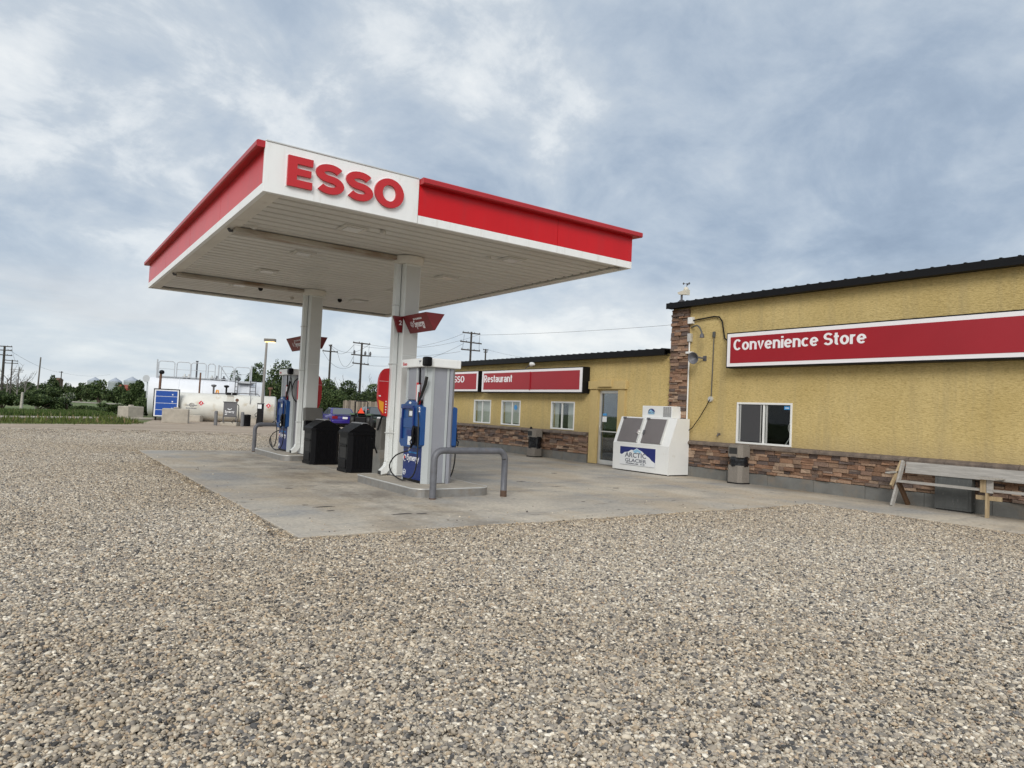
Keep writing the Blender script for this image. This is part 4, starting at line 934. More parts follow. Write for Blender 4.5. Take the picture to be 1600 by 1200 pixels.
# ------------------------------------------------------------------ column signs
def keel_sign(cx_, ya_, yb_, z0, z1, hw, label):
    t = thing('column_sign', label, 'sign', (cx_, (ya_+yb_)/2, z0), 0, 'red keel signs on the canopy columns')
    MB().prism([(cx_-hw, z1), (cx_+hw, z1), (cx_+.012, z0), (cx_-.012, z0)], 1, ya_, yb_).build('body', SYNRED, t)
    v = Vector((-(hw-.012), 0, z1-z0)).normalized(); b3 = Matrix(((0, v.x, -v.z), (-1, 0, 0), (0, v.z, v.x)))
    nrm = Vector((-v.z, 0, v.x)); mid = Vector((cx_-(hw+.012)/2, 0, (z0+z1)/2))+nrm*.003
    L_ = yb_-ya_
    def at(yo, s_): p = mid+v*s_; return (p.x, yb_-yo, p.z)
    text('Synergy', at(.34*L_, -.075), b3, .20, WHITEINK, t, .42*L_, .008)
    text('FUEL TECHNOLOGY', at(.38*L_, .075), b3, .05, WHITEINK, t, .36*L_, .006)
    sw_ = MB()
    for k in range(9):
        a0 = k*.698
        for q, rad in ((0, .03), (1, .055)):
            c0 = Vector(at(.25*L_, -.01)); p0 = c0+Vector((0, -1, 0))*rad*math.cos(a0+q*.3)+v*rad*math.sin(a0+q*.3); p1 = c0+Vector((0, -1, 0))*rad*math.cos(a0+.4+q*.3)+v*rad*math.sin(a0+.4+q*.3)
            sw_.tube([p0, p1], .006, 4)
    sw_.build('swirl_logo', WHITEINK, t); return t
keel_sign(6.34, 11.87, 12.885, 3.045, 3.375, .205, 'dark red Synergy keel sign high on the nearer canopy column')
keel_sign(6.34, 19.045, 20.62, 3.03, 3.385, .205, 'dark red Synergy keel sign on the far side of the farther column')
def num_panel(cy, label, num, sgn):
    t = thing('pump_number_sign', label, 'sign', (6.05, cy, 3.05), 0, 'tapered number signs on the canopy columns')
    xs_ = [(6.16, 3.375), (5.955, 3.375), (6.08, 3.05), (6.16, 3.05)] if sgn < 0 else [(6.52, 3.375), (6.74, 3.375), (6.60, 3.05), (6.52, 3.05)]
    MB().prism(xs_, 1, cy-.03, cy+.03).build('panel', SYNRED, t)
    if num: text(num, (6.075, cy-.032, 3.20), '-Y', .13, WHITEINK, t, .065, .015)
num_panel(12.94, 'small tapered red sign numbered 2 on the nearer column', '2', -1)
num_panel(18.86, 'tapered red sign edge beside the farther column, open-sky side', None, 1)
def wing(cy, x0, x1, label, art):
    """red panel with one rounded upper corner and a slanted lower edge"""
    t = thing('wing_panel', label, 'panel', ((x0+x1)/2, cy, 1.35), 0, 'rounded red wing panels on the canopy columns')
    s_ = 1 if x1 > x0 else -1; wd = abs(x1-x0); za, zb = 1.34, 2.32
    pts = [(x0, za), (x0, zb)]
    for k in range(7):
        a = R(90)*k/6; pts.append((x0+s_*(wd*.15+wd*.85*math.sin(a)), zb-.30+.30*math.cos(a)))
    pts += [(x1, za+.36), (x0+s_*wd*.82, za+.16), (x0+s_*wd*.45, za+.02)]
    b_o = MB().prism(pts, 1, cy-.035, cy+.035).build('panel', LETRED, t)
    MB().box(min(x0, x1)+.01, max(x0, x1)-.008, cy-.038, cy-.0355, 2.05, 2.056).build('seam', PALE, t)
    if art:
        MB().prism([(x0+s_*wd*.42, za+.05), (x0+s_*wd*.42, za+.29), (x1-s_*.01, za+.33), (x0+s_*wd*.80, za+.15)], 1, cy-.039, cy-.0356).build('orange_print', ORANGE, t)
        g_ = MB()
        for k in range(5): g_.box(x0+s_*.03, x0+s_*.055, cy-.039, cy-.0356, za+.07+k*.055, za+.095+k*.055)
        g_.box(x0+s_*wd*.75, x0+s_*wd*.95, cy-.039, cy-.0356, za+.40, za+.425); g_.build('white_print', WHITEINK, t)
wing(13.19, 6.04, 5.82, 'red rounded wing panel with orange corner on the nearer column', True)
wing(18.98, 6.17, 6.035, 'narrow red wing panel between downspout and face of the farther column', False)
wing(18.98, 6.512, 6.70, 'red rounded wing panel on the store-facing edge of the farther column', False)

# ------------------------------------------------------------------ pump islands, guards
def rounded(x0, x1, y0, y1, r, n=6):
    p = []
    for cx_, cy_, a0 in ((x1-r, y0+r, -90), (x1-r, y1-r, 0), (x0+r, y1-r, 90), (x0+r, y0+r, 180)):
        for k in range(n+1): a = R(a0+90*k/n); p.append((cx_+r*math.cos(a), cy_+r*math.sin(a)))
    return p
def island(y0, y1, label):
    t = thing('pump_island', label, 'pump island', (6.33, (y0+y1)/2, 0), 0, 'raised concrete pump islands')
    MB().prism(rounded(5.56, 7.12, y0, y1, .24), 2, -.02, .135).build('steel_edge', STEELEDGE, t)
    MB().prism(rounded(5.575, 7.105, y0+.015, y1-.015, .23), 2, .135, .150).build('concrete_top', ISLAND, t)
    e = rounded(5.565, 7.115, y0+.005, y1-.005, .236)
    MB().tube([(p[0], p[1], .142) for p in e]+[(e[0][0], e[0][1], .142)], .014, 6, cap=False).build('nosing', ALU, t)
island(10.80, 13.55, 'raised concrete pump island under the nearer fuel dispenser')
island(18.35, 21.30, 'raised concrete pump island under the farther fuel dispenser')
def guard(y, x0, x1, top, label):
    t = thing('pipe_guard', label, 'guard rail', ((x0+x1)/2, y, 0), 0, 'bent grey pipe guards at the pump islands')
    pts = [(x0, y, -.02), (x0, y, top-.16)]
    for k in range(1, 7): a = R(90)*k/6; pts.append((x0+.16-.16*math.cos(a), y, top-.16+.16*math.sin(a)))
    for k in range(0, 7): a = R(90)*k/6; pts.append((x1-.16+.16*math.sin(a), y, top-.16+.16*math.cos(a)))
    pts += [(x1, y, top-.16), (x1, y, -.02)]
    MB().tube(pts, .058, 16).build('bent_pipe', STEELP, t)
    MB().lathe([(.0605, 0), (.0605, .10), (.059, .115)], (x1, y, 0), 16).build('rusty_foot', RUSTY, t)
    MB().lathe([(.060, 0), (.060, .02)], (x0, y, 0), 16).build('rusty_foot', RUSTY, t)
guard(10.60, 5.78, 7.24, .83, 'bent grey pipe guard standing before the nearer dispenser')
guard(21.75, 5.70, 7.10, .83, 'bent grey pipe guard at the far end of the pump line')

# ------------------------------------------------------------------ fuel dispensers
def dispenser(dy, num, label, hose_low, hose_side):
    t = thing('fuel_dispenser', label, 'fuel dispenser', (6.365, 11.98+dy, .15), 0, 'blue and grey fuel dispensers')
    x0, x1, y0, y1, zb = 6.05, 6.68, 11.5+dy, 12.46+dy, .15
    MB().box(x0+.10, x1-.10, y0+.055, y1-.055, zb, 2.31).build('body', DISPG, t)
    for sx_, sy_ in ((0, 0), (1, 0), (0, 1), (1, 1)):
        ax = (x0, 1) if sx_ == 0 else (x1, -1); ay = (y0, 1) if sy_ == 0 else (y1, -1)
        p = [(ax[0], ay[0]+ay[1]*.09), (ax[0]+ax[1]*.09, ay[0]), (ax[0]+ax[1]*.15, ay[0]+ay[1]*.01), (ax[0]+ax[1]*.15, ay[0]+ay[1]*.15), (ax[0]+ax[1]*.01, ay[0]+ay[1]*.15)]
        MB().prism(p, 2, zb, 2.308).build('corner_post', DISPL if sx_ == 0 else DISPG, t)
    for yv, s_ in ((y0, 1), (y1, -1)):
        MB().box(x0+.155, x1-.155, yv+s_*.025, yv+s_*.055, zb+.01, 2.305, .004).build('side_panel', DISPG, t)
        MB().box(x1-.215, x1-.165, yv+s_*.008, yv+s_*.0248, zb+.01, 2.305, .004).build('side_rib', DISPL, t)
    hdr = MB().box(x0-.05, x1+.04, y0-.06, y1+.07, 2.31, 2.475, .018).build('header', WHITE, t)
    text('Esso', (x0-.053, y1-.01, 2.355), '-X', .085, REDINK, t, .17, .02)
    MB().prism([(y0+.30, 2.43), (y0+.18, 2.43), (y0+.20, 2.41), (y0+.24, 2.40), (y0+.245, 2.36), (y0+.255, 2.41)], 0, x0-.054, x0-.0505).build('header_mark', INK, hdr)
    MB().box(x0-.12, x0+.02, y0-.13, y0+.03, 2.315, 2.49, .03).build('card_camera', BLACK, hdr)
    for sd in (-1, 1):
        xf = x0 if sd < 0 else x1
        def bx(oa, ob, *r, **k):   # a,b outward distances from the face
            return MB().box(xf+sd*oa, xf+sd*ob, *r, **k)
        bx(-.12, -.02, y0+.15, y1-.15, 1.70, 2.305).build('hose_bay', DISPG, t)
        bx(-.018, -.005, y0+.42, y0+.47, 1.70, 2.30).build('bay_rib', DISPL, t)
        ld = bx(-.05, .012, y0+.10, y1-.13, zb+.05, .83, b=.006).build('lower_door', BLUED, t)
        bx(-.05, .0, y0+.10, y1-.13, zb, zb+.048).build('kick_plate', BLACKM, t)
        pr = [(y0+.06, .86), (y0+.12, .80), (y1-.12, .80), (y1-.05, .88), (y1-.05, 1.60), (y1-.20, 1.61), (y0+.62, 1.68), (y0+.42, 1.68), (y0+.30, 1.61), (y0+.10, 1.58), (y0+.06, 1.56)]
        bz = MB().prism(pr, 0, xf-sd*.06, xf+sd*.07).build('control_bezel', BLUE, t)
        q = [(y0+.32, .92), (y1-.15, .92), (y1-.13, 1.50), (y0+.60, 1.62), (y0+.44, 1.62), (y0+.30, 1.52)]
        # raised inner frame round the display
        fr = MB().box(xf+sd*.07, xf+sd*.105, y0+.30, y0+.345, .95, 1.55, .008).box(xf+sd*.07, xf+sd*.105, y1-.19, y1-.145, .95, 1.55, .008).box(xf+sd*.07, xf+sd*.105, y0+.345, y1-.19, 1.52, 1.58, .008).build('bezel_frame', BLUED, bz)
        MB().box(xf+sd*.072, xf+sd*.078, y0+.36, y0+.56, 1.37, 1.50).build('price_display', GREYBOX, bz)
        MB().box(xf+sd*.0785, xf+sd*.080, y0+.40, y0+.52, 1.39, 1.48).build('price_card', PALE, bz)
        MB().box(xf+sd*.072, xf+sd*.085, y0+.37, y1-.21, 1.16, 1.34, .004).build('display_cover', BLUE, bz)
        MB().box(xf+sd*.072, xf+sd*.082, y0+.40, y0+.60, 1.02, 1.13, .004).build('keypad', BLUED, bz)
        MB().box(xf+sd*.072, xf+sd*.076, y1-.20, y1-.07, 1.36, 1.52).build('notice', PALE, bz) if False else MB().box(xf+sd*.071, xf+sd*.075, y1-.13, y1-.07, 1.34, 1.52).build('notice', PALE, bz)
        gt = MB()
        for k in range(3): gt.box(xf+sd*.072, xf+sd*.079, y0+.42, y0+.53, .86+k*.045, .89+k*.045)
        gt.box(xf+sd*.071, xf+sd*.0745, y0+.40, y0+.55, .84, 1.0); gt.build('grade_label', PALE, bz)
        lgp = MB(); lgp.prism([(y0+.52+.05*math.cos(a*.5236), 1.635+.022*math.sin(a*.5236)) for a in range(12)], 0, xf+sd*.071, xf+sd*.0745); lgp.build('oval_badge', PALE, bz)
        MB().box(xf+sd*.070, xf+sd*.115, y0+.10, y0+.31, .85, 1.20, .012).build('nozzle_boot', BLACK, bz)
        nz_ = MB().tube([(xf+sd*.12, y0+.20, .90), (xf+sd*.15, y0+.20, 1.02), (xf+sd*.14, y0+.22, 1.12), (xf+sd*.10, y0+.25, 1.20)], .03, 8).tube([(xf+sd*.15, y0+.20, .98), (xf+sd*.20, y0+.19, .92), (xf+sd*.18, y0+.18, .84)], .012, 6)
        nz_.tube([(xf+sd*.12, y0+.22, .90), (xf+sd*.13, y0+.30, .80)], .022, 8); nz_.build('nozzle', BLACK, t)
        MB().tube([(xf+sd*.125, y0+.28, .83), (xf+sd*.135, y0+.36, .74)], .016, 8).build('swivel', CHROME, t)
        MB().tube([(xf+sd*.02, y0+.28, 2.30), (xf+sd*.02, y0+.27, 1.98)], .018, 8).build('breakaway', BLACK, t)
        MB().tube([(xf+sd*.02, y0+.27, 1.98), (xf+sd*.025, y0+.27, 1.84)], .02, 8).build('coupling', CHROME, t)
        MB().box(xf-sd*.03, xf+sd*.006, y0+.30, y0+.43, 1.60, 2.02).build('instruction_card', REDINK, t)
        MB().box(xf+sd*.0065, xf+sd*.009, y0+.315, y0+.40, 1.63, 1.98).build('card_print', PALE, t)
        if sd < 0:
            hs = [Vector(p) for p in ((xf-.03, y0+.27, 1.84), (xf-.05, y0+.24, 1.62), (xf-.10, y0+.09, 1.25), (xf-.11, y0+.05, .80), (xf-.11, y0+.07, .48), (xf-.12, y0+.20, .27), (xf-.15, y0+.52, .175), (xf-.20, y0+.84, .25), (xf-.23, y0+.95, .42), (xf-.20, y0+.76, .62), (xf-.14, y0+.36, .74))]
        else:
            hs = [Vector(p) for p in ((xf+.03, y0+.27, 1.84), (xf+.06, y0+.14, 1.3), (xf+.10, y0+.12, .6), (xf+.12, y0+.34, .22), (xf+.12, y0+.70, .30), (xf+.14, y0+.36, .74))]
        sm_ = []
        for k in range(len(hs)-1):
            p0, p1, p2, p3 = hs[max(k-1, 0)], hs[k], hs[k+1], hs[min(k+2, len(hs)-1)]
            for q_ in range(6):
                u_ = q_/6; sm_.append(.5*((2*p1)+(p2-p0)*u_+(2*p0-5*p1+4*p2-p3)*u_*u_+(3*p1-p0-3*p2+p3)*u_**3))
        sm_.append(hs[-1]); MB().tube(sm_, .0135, 8).build('hose', RUBBER, t)
        if sd < 0:
            MB().tube([(xf-.04, y0+.24, 1.66), (xf-.06, y0+.10, 1.78), (xf-.055, y0-.02, 1.98), (xf-.05, y0-.06, 2.12)], .03, 8, radii=[.016, .026, .032, .030]).build('hose_sleeve', RUBBER, t)
            MB().tube([(xf-.05, y0-.06, 2.12), (xf-.05, y0-.08, 2.32)], .004, 5).build('retractor_cable', DARKSTEEL, t)
            text('Synergy', (xf-.0135, y1-.30, .545), '-X', .165, WHITEINK, t, .50, .018)
            text('FUEL TECHNOLOGY', (xf-.0135, y1-.36, .685), '-X', .04, CYANINK, t, .40, .010)
            sw_ = MB()
            for k in range(10):
                a = k*.55
                p0 = Vector((xf-.0145, y1-.215-.055*math.cos(a), .575+.06*math.sin(a))); p1 = Vector((xf-.0145, y1-.215-.055*math.cos(a+.5), .575+.06*math.sin(a+.5)))
                sw_.tube([p0, p1], .011 if k < 6 else .007, 4)
            sw_.build('swirl_logo', PALE, t)
            MB().prism([(y1-.20+.028*math.cos(a*.7), .59+.028*math.sin(a*.7)) for a in range(9)], 0, xf-.017, xf-.0135).build('swirl_dot', REDINK, t)
            MB().tube([(xf-.0145, y1-.215+.05*math.cos(a*.3142), .31+.05*math.sin(a*.3142)) for a in range(21)], .007, 4, cap=False).build('oval_emblem', PALE, t)
            text('Esso', (xf-.0135, y1-.178, .297), '-X', .045, PALE, t, .075, .01)
    if num: text(num, (x0-.073, y0+.16, 1.47), '-X', .13, WHITEINK, t, .065, .015)
    if hose_side:
        lp = [(x0+.02, y0-.02, 2.30), (x0+.02, y0-.05, 2.05)]
        lp += [(x0+.22+.20*math.cos(R(180-k*22.5)), y0-.06, 1.88+.34*math.sin(R(180-k*22.5))) for k in range(17)]
        MB().tube(lp[2:], .015, 8).build('hanging_hose', RUBBER, t); MB().tube([(x0-.02, y0+.0, 2.31), (x0, y0-.04, 2.05), (x0+.02, y0-.06, 1.88)], .015, 8).build('hose_drop', RUBBER, t)
    if hose_low:
        c0 = Vector((x0-.22, y0+.62, .62)); MB().tube([c0+Vector((0, .30*math.cos(R(k*20)), .36*math.sin(R(k*20)))) for k in range(3, 18)], .014, 8).build('spare_hose', RUBBER, t)
    return t
dispenser(0, '2', 'fuel dispenser marked 2 in front of the nearer canopy column', False, False)
dispenser(8.14, None, 'fuel dispenser with looped side hose behind the farther canopy column', True, True)

# ------------------------------------------------------------------ black waste bins, windscreen units
def house_bin(x0, y0, label):
    t = thing('litter_bin', label, 'bin', (x0+.36, y0+.36, 0), 0, 'black gable-topped litter bins between the columns')
    x1, y1 = x0+.73, y0+.72; c = .09
    def P(d, ch): return [(x0-d, y0-d+ch), (x0-d+ch, y0-d), (x1+d-ch, y0-d), (x1+d, y0-d+ch), (x1+d, y1+d-ch), (x1+d-ch, y1+d), (x0-d+ch, y1+d), (x0-d, y1+d-ch)]
    MB().prism(P(0, c), 2, .05, .885).build('body', BLACK, t)
    MB().prism(P(.018, c), 2, .0, .07).build('base', BLACK, t)
    MB().prism(P(.022, c), 2, .86, .915).build('top_rim', BLACK, t)
    rf = MB().prism([(x0-.012, .9155), (x1+.012, .9155), (x1-.02, .95), ((x0+x1)/2+.05, 1.135), ((x0+x1)/2-.05, 1.135), (x0+.02, .95)], 1, y0+.03, y1-.03).build('gable_roof', BLACK, t)
    MB().prism([((x0+x1)/2-.10, 1.10), ((x0+x1)/2-.045, 1.142), ((x0+x1)/2+.045, 1.142), ((x0+x1)/2+.10, 1.10), ((x0+x1)/2+.04, 1.128), ((x0+x1)/2-.04, 1.128)], 1, y0+.01, y1-.01).build('ridge_cap', mat('ridge_glint', (.30, .30, .31), .4), rf)  # glint along the ridge is put into the cap's pale colour
    for s_ in (0, 1):
        xf = x0-.001 if s_ == 0 else x1+.001; d = -1 if s_ == 0 else 1
        MB().box(xf, xf+d*.004, y0+.15, y1-.15, .64, .78).build('slot', DARKGAP, t)
        MB().box(xf, xf+d*.004, y0+.17, y1-.17, .32, .57).build('recess', DARKGAP, t)
        MB().box(xf, xf+d*.02, y0+.14, y1-.14, .585, .625, .006).build('lip', BLACKM, t)
        MB().box(xf, xf+d*.016, y0+.15, y1-.15, .09, .30, .01).build('lower_panel', BLACK, t)
    rbm = MB()
    for k in range(6):
        for yv, d in ((y0-.001, -1), (y1+.001, 1)): rbm.box(x0+.13+k*.085, x0+.145+k*.085, yv, yv+d*.008, .10, .84)
    o = rbm.build('rib', BLACK, t); o['kind'] = 'stuff'
house_bin(5.93, 17.25, 'black gable-topped litter bin beside the farther column')
house_bin(6.06, 15.14, 'black gable-topped litter bin between the first bin and the nearer column')
t = thing('washer_unit', 'taupe windscreen washer box hooked to the farther column above a bin', 'washer unit', (6.35, 18.45, 0))
MB().prism([(18.36, 1.08), (18.60, 1.06), (18.62, 1.40), (18.42, 1.42)], 0, 6.10, 6.56).build('lid', TAUPE, t)
MB().box(6.12, 6.54, 18.42, 18.60, .80, 1.058, .01).build('box', BLACK, t)
MB().box(6.20, 6.46, 18.60, 18.70, .78, .98).build('hanger', TAUPE, t)
t = thing('washer_post', 'grey windscreen washer bucket with squeegee behind the nearer column', 'washer unit', (6.05, 13.9, 0))
MB().box(6.20, 6.44, 13.78, 14.06, .42, 1.28, .02).build('tower', TAUPE, t)
MB().prism([(13.70, .0), (14.06, .0), (14.06, .62), (13.78, .62), (13.68, .45)], 0, 6.17, 6.46).build('bucket', FOUND, t)
MB().tube([(6.03, 13.84, .86), (6.16, 13.84, .55)], .016, 8).build('squeegee_handle', BLACK, t)
MB().tube([(6.13, 13.80, 1.03), (6.22, 13.80, 1.36)], .022, 8).build('squeegee_handle', BLACK, t)

# ------------------------------------------------------------------ fuel storage yard (local frames face the forecourt)
def far(name, label, cat, u, d, group=None, turn=0.0):
    p = loc(u, d); return thing(name, label, cat, (p.x, p.y, -.03), -YAW+turn, group)
def pt(mb, name, m, t): return mb.build(name, m, t, False)
def px(n_, d): return n_*d/FPX
# rear tank
d = 51.8; t = far('storage_tank', 'large bright white storage tank topped by a railed catwalk', 'tank', 325, d, turn=R(22)); L2 = px(164, d)/2
prof = [(.0, -L2), (1.30, -L2), (1.40, -L2+.06), (1.40, L2-.06), (1.30, L2), (0, L2)]
pt(MB().lathe(prof, (0, 0, 1.55), 36, axis=0), 'shell', TANKW, t)
bd = MB()
for k in (-.5, -.1, .35, .7): bd.lathe([(1.402, -.03), (1.412, -.02), (1.412, .02), (1.402, .03)], (k*L2, 0, 1.55), 36, axis=0)
pt(bd, 'weld_band', TANKW, t)
for k in (-.7, .7): pt(MB().box(k*L2-.2, k*L2+.2, -1.1, 1.1, 0, .55), 'saddle', BLOCKM, t)
def ux(u): return px(u-325, d)
pt(MB().box(ux(252), ux(352), -.45, .45, 2.98, 3.03), 'catwalk', RAIL, t)
pt(MB().box(ux(352), ux(392), -.45, .45, 2.90, 2.95), 'catwalk', RAIL, t)
def rail_panel(ua, ub, zl, zt):
    m = MB(); a, b = ux(ua), ux(ub)
    m.tube([(a, -.45, zl), (a, -.45, zt-.12), (a+.12, -.45, zt), (b-.12, -.45, zt), (b, -.45, zt-.12), (b, -.45, zl)], .034, 6)
    m.tube([(a, -.45, (zl+zt)/2), (b, -.45, (zl+zt)/2)], .016, 6); pt(m, 'railing', RAIL, t)
for a, b in ((254, 276), (279, 298), (299, 320), (323, 333), (342, 360), (362, 384)): rail_panel(a, b, 3.0 if b < 350 else 2.92, 4.10 if b < 350 else 3.98)
pt(MB().tube([(ux(252), -.4, 2.9), (ux(252), -.4, 4.2)], .05, 6), 'rail_post', RAIL, t)
pt(MB().tube([(ux(386), -.4, 2.7), (ux(386), -.4, 4.15)], .06, 6), 'rail_post', RAIL, t)
pt(MB().tube([(ux(306.5), 0, 2.9), (ux(306.5), 0, 4.22)], .06, 8).lathe([(.09, 0), (.09, .1)], (ux(306.5), 0, 4.18), 8), 'vent_pipe', DARKSTEEL, t)
pt(MB().tube([(ux(340), -.4, 4.0), (ux(355), -.4, 2.95)], .035, 6).tube([(ux(338), -.4, 2.95), (ux(338), -.4, 4.05)], .05, 6), 'brace', RAIL, t)
for ua, ub in ((363, 367), (385, 393)):
    m = MB(); yv = -1.5
    m.tube([(ux(ua), yv, .2), (ux(ua), yv, 3.0)], .03, 6).tube([(ux(ub), yv, .2), (ux(ub), yv, 3.0)], .03, 6)
    for k in range(9): m.tube([(ux(ua), yv, .4+k*.3), (ux(ub), yv, .4+k*.3)], .02, 5)
    pt(m, 'ladder', DARKSTEEL, t)
pt(MB().box(ux(366), ux(390), -1.3, -.5, 2.78, 2.90), 'platform', RAIL, t)
for u_ in (290, 296, 329, 336, 346, 368): pt(MB().lathe([(.10, 0), (.10, .12), (.16, .13), (.16, .18), (.06, .2), (.06, .34)], (ux(u_), 0, 2.92), 10), 'valve', ALU if u_ < 330 else DARKSTEEL, t)
# front tank
d = 47.6; t = far('storage_tank', 'lower cream storage tank stained below with red hazard diamonds', 'tank', 355, d, turn=R(15)); L2 = px(145, d)/2
pt(MB().lathe([(0, -L2), (.86, -L2), (.93, -L2+.08), (.93, L2-.08), (.86, L2), (0, L2)], (0, 0, .96), 32, axis=0), 'shell', TANKC, t)
def ux(u): return px(u-355, d)
def diamond(u, v, r_):
    z = zat(u, v, d)+.03; yv = -math.sqrt(max(.01, .93**2-(z-.96)**2))-.02
    a = pt(MB().prism([(ux(u)-r_, z), (ux(u), z-r_), (ux(u)+r_, z), (ux(u), z+r_)], 1, yv-.012, yv), 'hazard_diamond', WHITEINK, t)
    r2 = r_*.86; pt(MB().prism([(ux(u)-r2, z), (ux(u), z-r2), (ux(u)+r2, z), (ux(u), z+r2)], 1, yv-.016, yv-.0125), 'diamond_print', REDINK, a)
    pt(MB().box(ux(u)-.07, ux(u)+.07, yv-.02, yv-.0165, z-.07, z-.05).prism([(ux(u)-.05, z-.02), (ux(u)+.05, z-.02), (ux(u)+.02, z+.10), (ux(u)-.01, z+.04)], 1, yv-.02, yv-.0165), 'flame_print', WHITEINK, a)
diamond(321, 630, .20); diamond(418, 634, .20)
m = MB(); zc = zat(308, 632, d); m.tube([(ux(308)+.14*math.cos(a*.35), -.935, zc+.12*math.sin(a*.35)) for a in range(19)], .014, 4)
m.box(ux(299.5), ux(305), -.95, -.935, zc-.03, zc).box(ux(311), ux(315.5), -.95, -.935, zc-.03, zc).box(ux(306), ux(310), -.95, -.935, zc-.03, zc+.02)
for k in range(7): m.box(ux(300+k*2.2), ux(301.6+k*2.2), -.93, -.91, zc-.24, zc-.19)
pt(m, 'stencil_mark', INK, t)
pt(MB().tube([(ux(314), 0, 1.8), (ux(314.3), 0, zat(314, 582, d))], .055, 8), 'vent_pipe', RUSTPIPE, t)
pt(MB().tube([(ux(257), .1, 1.2), (ux(258), .1, zat(258, 584, d))], .08, 8), 'fill_stack', RUSTPIPE, t)
pt(MB().lathe([(.10, -.12), (.17, -.04), (.15, .10), (.05, .15)], (ux(259), .1, zat(259, 582, d)), 12), 'stack_cap', BLACKM, t)
for u_, v_, mt in ((334.5, 602, DARKSTEEL), (353, 603, BLACKM), (418, 606, RUSTPIPE)):
    zt_ = zat(u_, v_, d); pt(MB().tube([(ux(u_), 0, 1.8), (ux(u_), 0, zt_)], .06, 8).lathe([(.08, -.1), (.17, -.03), (.17, .05), (.05, .08)], (ux(u_), 0, zt_), 10), 'vent_cap', mt, t)
pt(MB().tube([(ux(338), 0, 1.85), (ux(339), 0, 2.15), (ux(341), 0, 2.15), (ux(342), 0, 1.86)], .05, 6), 'elbow_pipe', ORANGE, t)
pt(MB().tube([(ux(335), -.1, 1.93), (ux(368), -.1, 1.93), (ux(374), -.1, 2.0), (ux(400), -.1, 2.0), (ux(404), -.3, 1.8)], .03, 6), 'fuel_line', DARKSTEEL, t)
pt(MB().tube([(ux(391), -.9, 1.3), (ux(391), -.7, 1.9)], .02, 5), 'drain_line', DARKSTEEL, t)
for k in (-.65, .55): pt(MB().box(k*L2-.25, k*L2+.25, -.75, .75, -.05, .35), 'saddle', BLOCKM, t)
# blue board
d = 45.5; t = far('notice_board', 'blue board with thin white rules in a black frame before the tanks', 'board', 260.5, d, turn=R(22))
wd, z0, z1 = px(35, d)/2, zat(260, 651, d)+.03, zat(260, 609, d)+.03
pt(MB().box(-wd-.04, wd+.04, 0, .09, z0-.02, z1+.06, .01), 'frame', BLACKM, t)
pt(MB().box(-wd+.02, wd-.02, -.012, -.001, z0+.01, z1-.01), 'border', WHITEINK, t)
pt(MB().box(-wd+.10, wd-.10, -.020, -.013, z0+.08, z1-.08), 'blue_panel', mat('board_blue', (.012, .075, .36), .4), t)
for k in range(1, 4): pt(MB().box(-wd+.10, wd-.10, -.024, -.0205, z0+(z1-z0)*k/4.0-.012, z0+(z1-z0)*k/4.0+.012), 'rule', PALE, t)
for k in (.62, 1.5, 2.4): pt(MB().box(wd-.42, wd-.34, -.024, -.0205, z0+.2+k*.5, z0+.28+k*.5), 'mark', PALE, t)
for s_ in (-1, 1): pt(MB().box(s_*(wd-.15)-.05, s_*(wd-.15)+.05, .02, .08, 0, z0-.022), 'post', BLACKM, t)
# concrete blocks
def block(u, d, lx, ly, hz, turn, label, cap=True):
    t = far('concrete_block', label, 'block', u, d, 'precast concrete blocks along the yard edge', turn)
    pt(MB().box(-lx/2, lx/2, -ly/2, ly/2, -.02, hz, .05), 'body', BLOCKM, t)
    if cap: pt(MB().box(-.14, .14, -.10, .10, hz, hz+.09, .03), 'lifting_key', BLOCKM, t)
block(206, 44.6, 1.15, .95, .84, R(66), 'concrete block turned cornerwise beside the shrub at the tanks')
block(276.5, 42.2, 1.44, .75, .86, R(20), 'concrete block squarely in front of the blue board')
block(308.5, 46.1, .72, .5, .42, 0, 'small pale block on the ground under the tank stencil', False)
block(362, 41.6, .98, .6, .22, 0, 'low concrete footing under the grey yard pump', False)
# grey yard dispenser
d = 41.4; t = far('yard_dispenser', 'grey yard pump lettered Synergy standing between two pipe bollards', 'fuel dispenser', 361, d, turn=R(20))
def ux(u): return px(u-361, d)
def zv(v): return zat(361, v, d)+.03
pt(MB().box(ux(351), ux(370.5), -.1, .12, zv(650), zv(629), .01), 'front_panel', mat('panel_grey', (.14, .14, .15), .45), t)
pt(MB().box(ux(350), ux(371), -.13, .15, zv(629), zv(628)+.01), 'panel_cap', DARKSTEEL, t)
pt(MB().box(ux(355), ux(365), 0, .2, zv(628), zv(618)), 'meter_body', TANKC, t)
pt(MB().box(ux(353.5), ux(369), -.12, .3, zv(617.5), zv(613.5), .02), 'head', BLACKM, t)
pt(MB().box(ux(361), ux(362.3), -.13, -.121, zv(616.3), zv(614.8)), 'head_mark', PALE, t)
for u_ in (351.5, 370): pt(MB().box(ux(u_)-.03, ux(u_)+.03, -.1, -.04, .2, zv(650)), 'leg', DARKSTEEL, t)
pt(MB().box(ux(351), ux(371), -.1, .1, zv(651.5), zv(650.2)), 'shelf', DARKSTEEL, t)
pt(MB().tube([(ux(371), 0, zv(631)), (ux(373), 0, zv(634)), (ux(373.3), -.05, zv(650)), (ux(372), -.1, zv(661)), (ux(367), -.15, zv(663)), (ux(364), -.15, zv(659)), (ux(367), -.15, zv(655.5)), (ux(370), -.12, zv(658))], .025, 6), 'hose', RUBBER, t)
pt(MB().lathe([(.09, -.06), (.10, 0), (.09, .06)], (ux(370), 0, zv(625)), 10, axis=1), 'hose_reel', RUSTPIPE, t)
tx = text('Synergy', (0, 0, 0), '-Y', .20, WHITEINK, t, .52, .02)
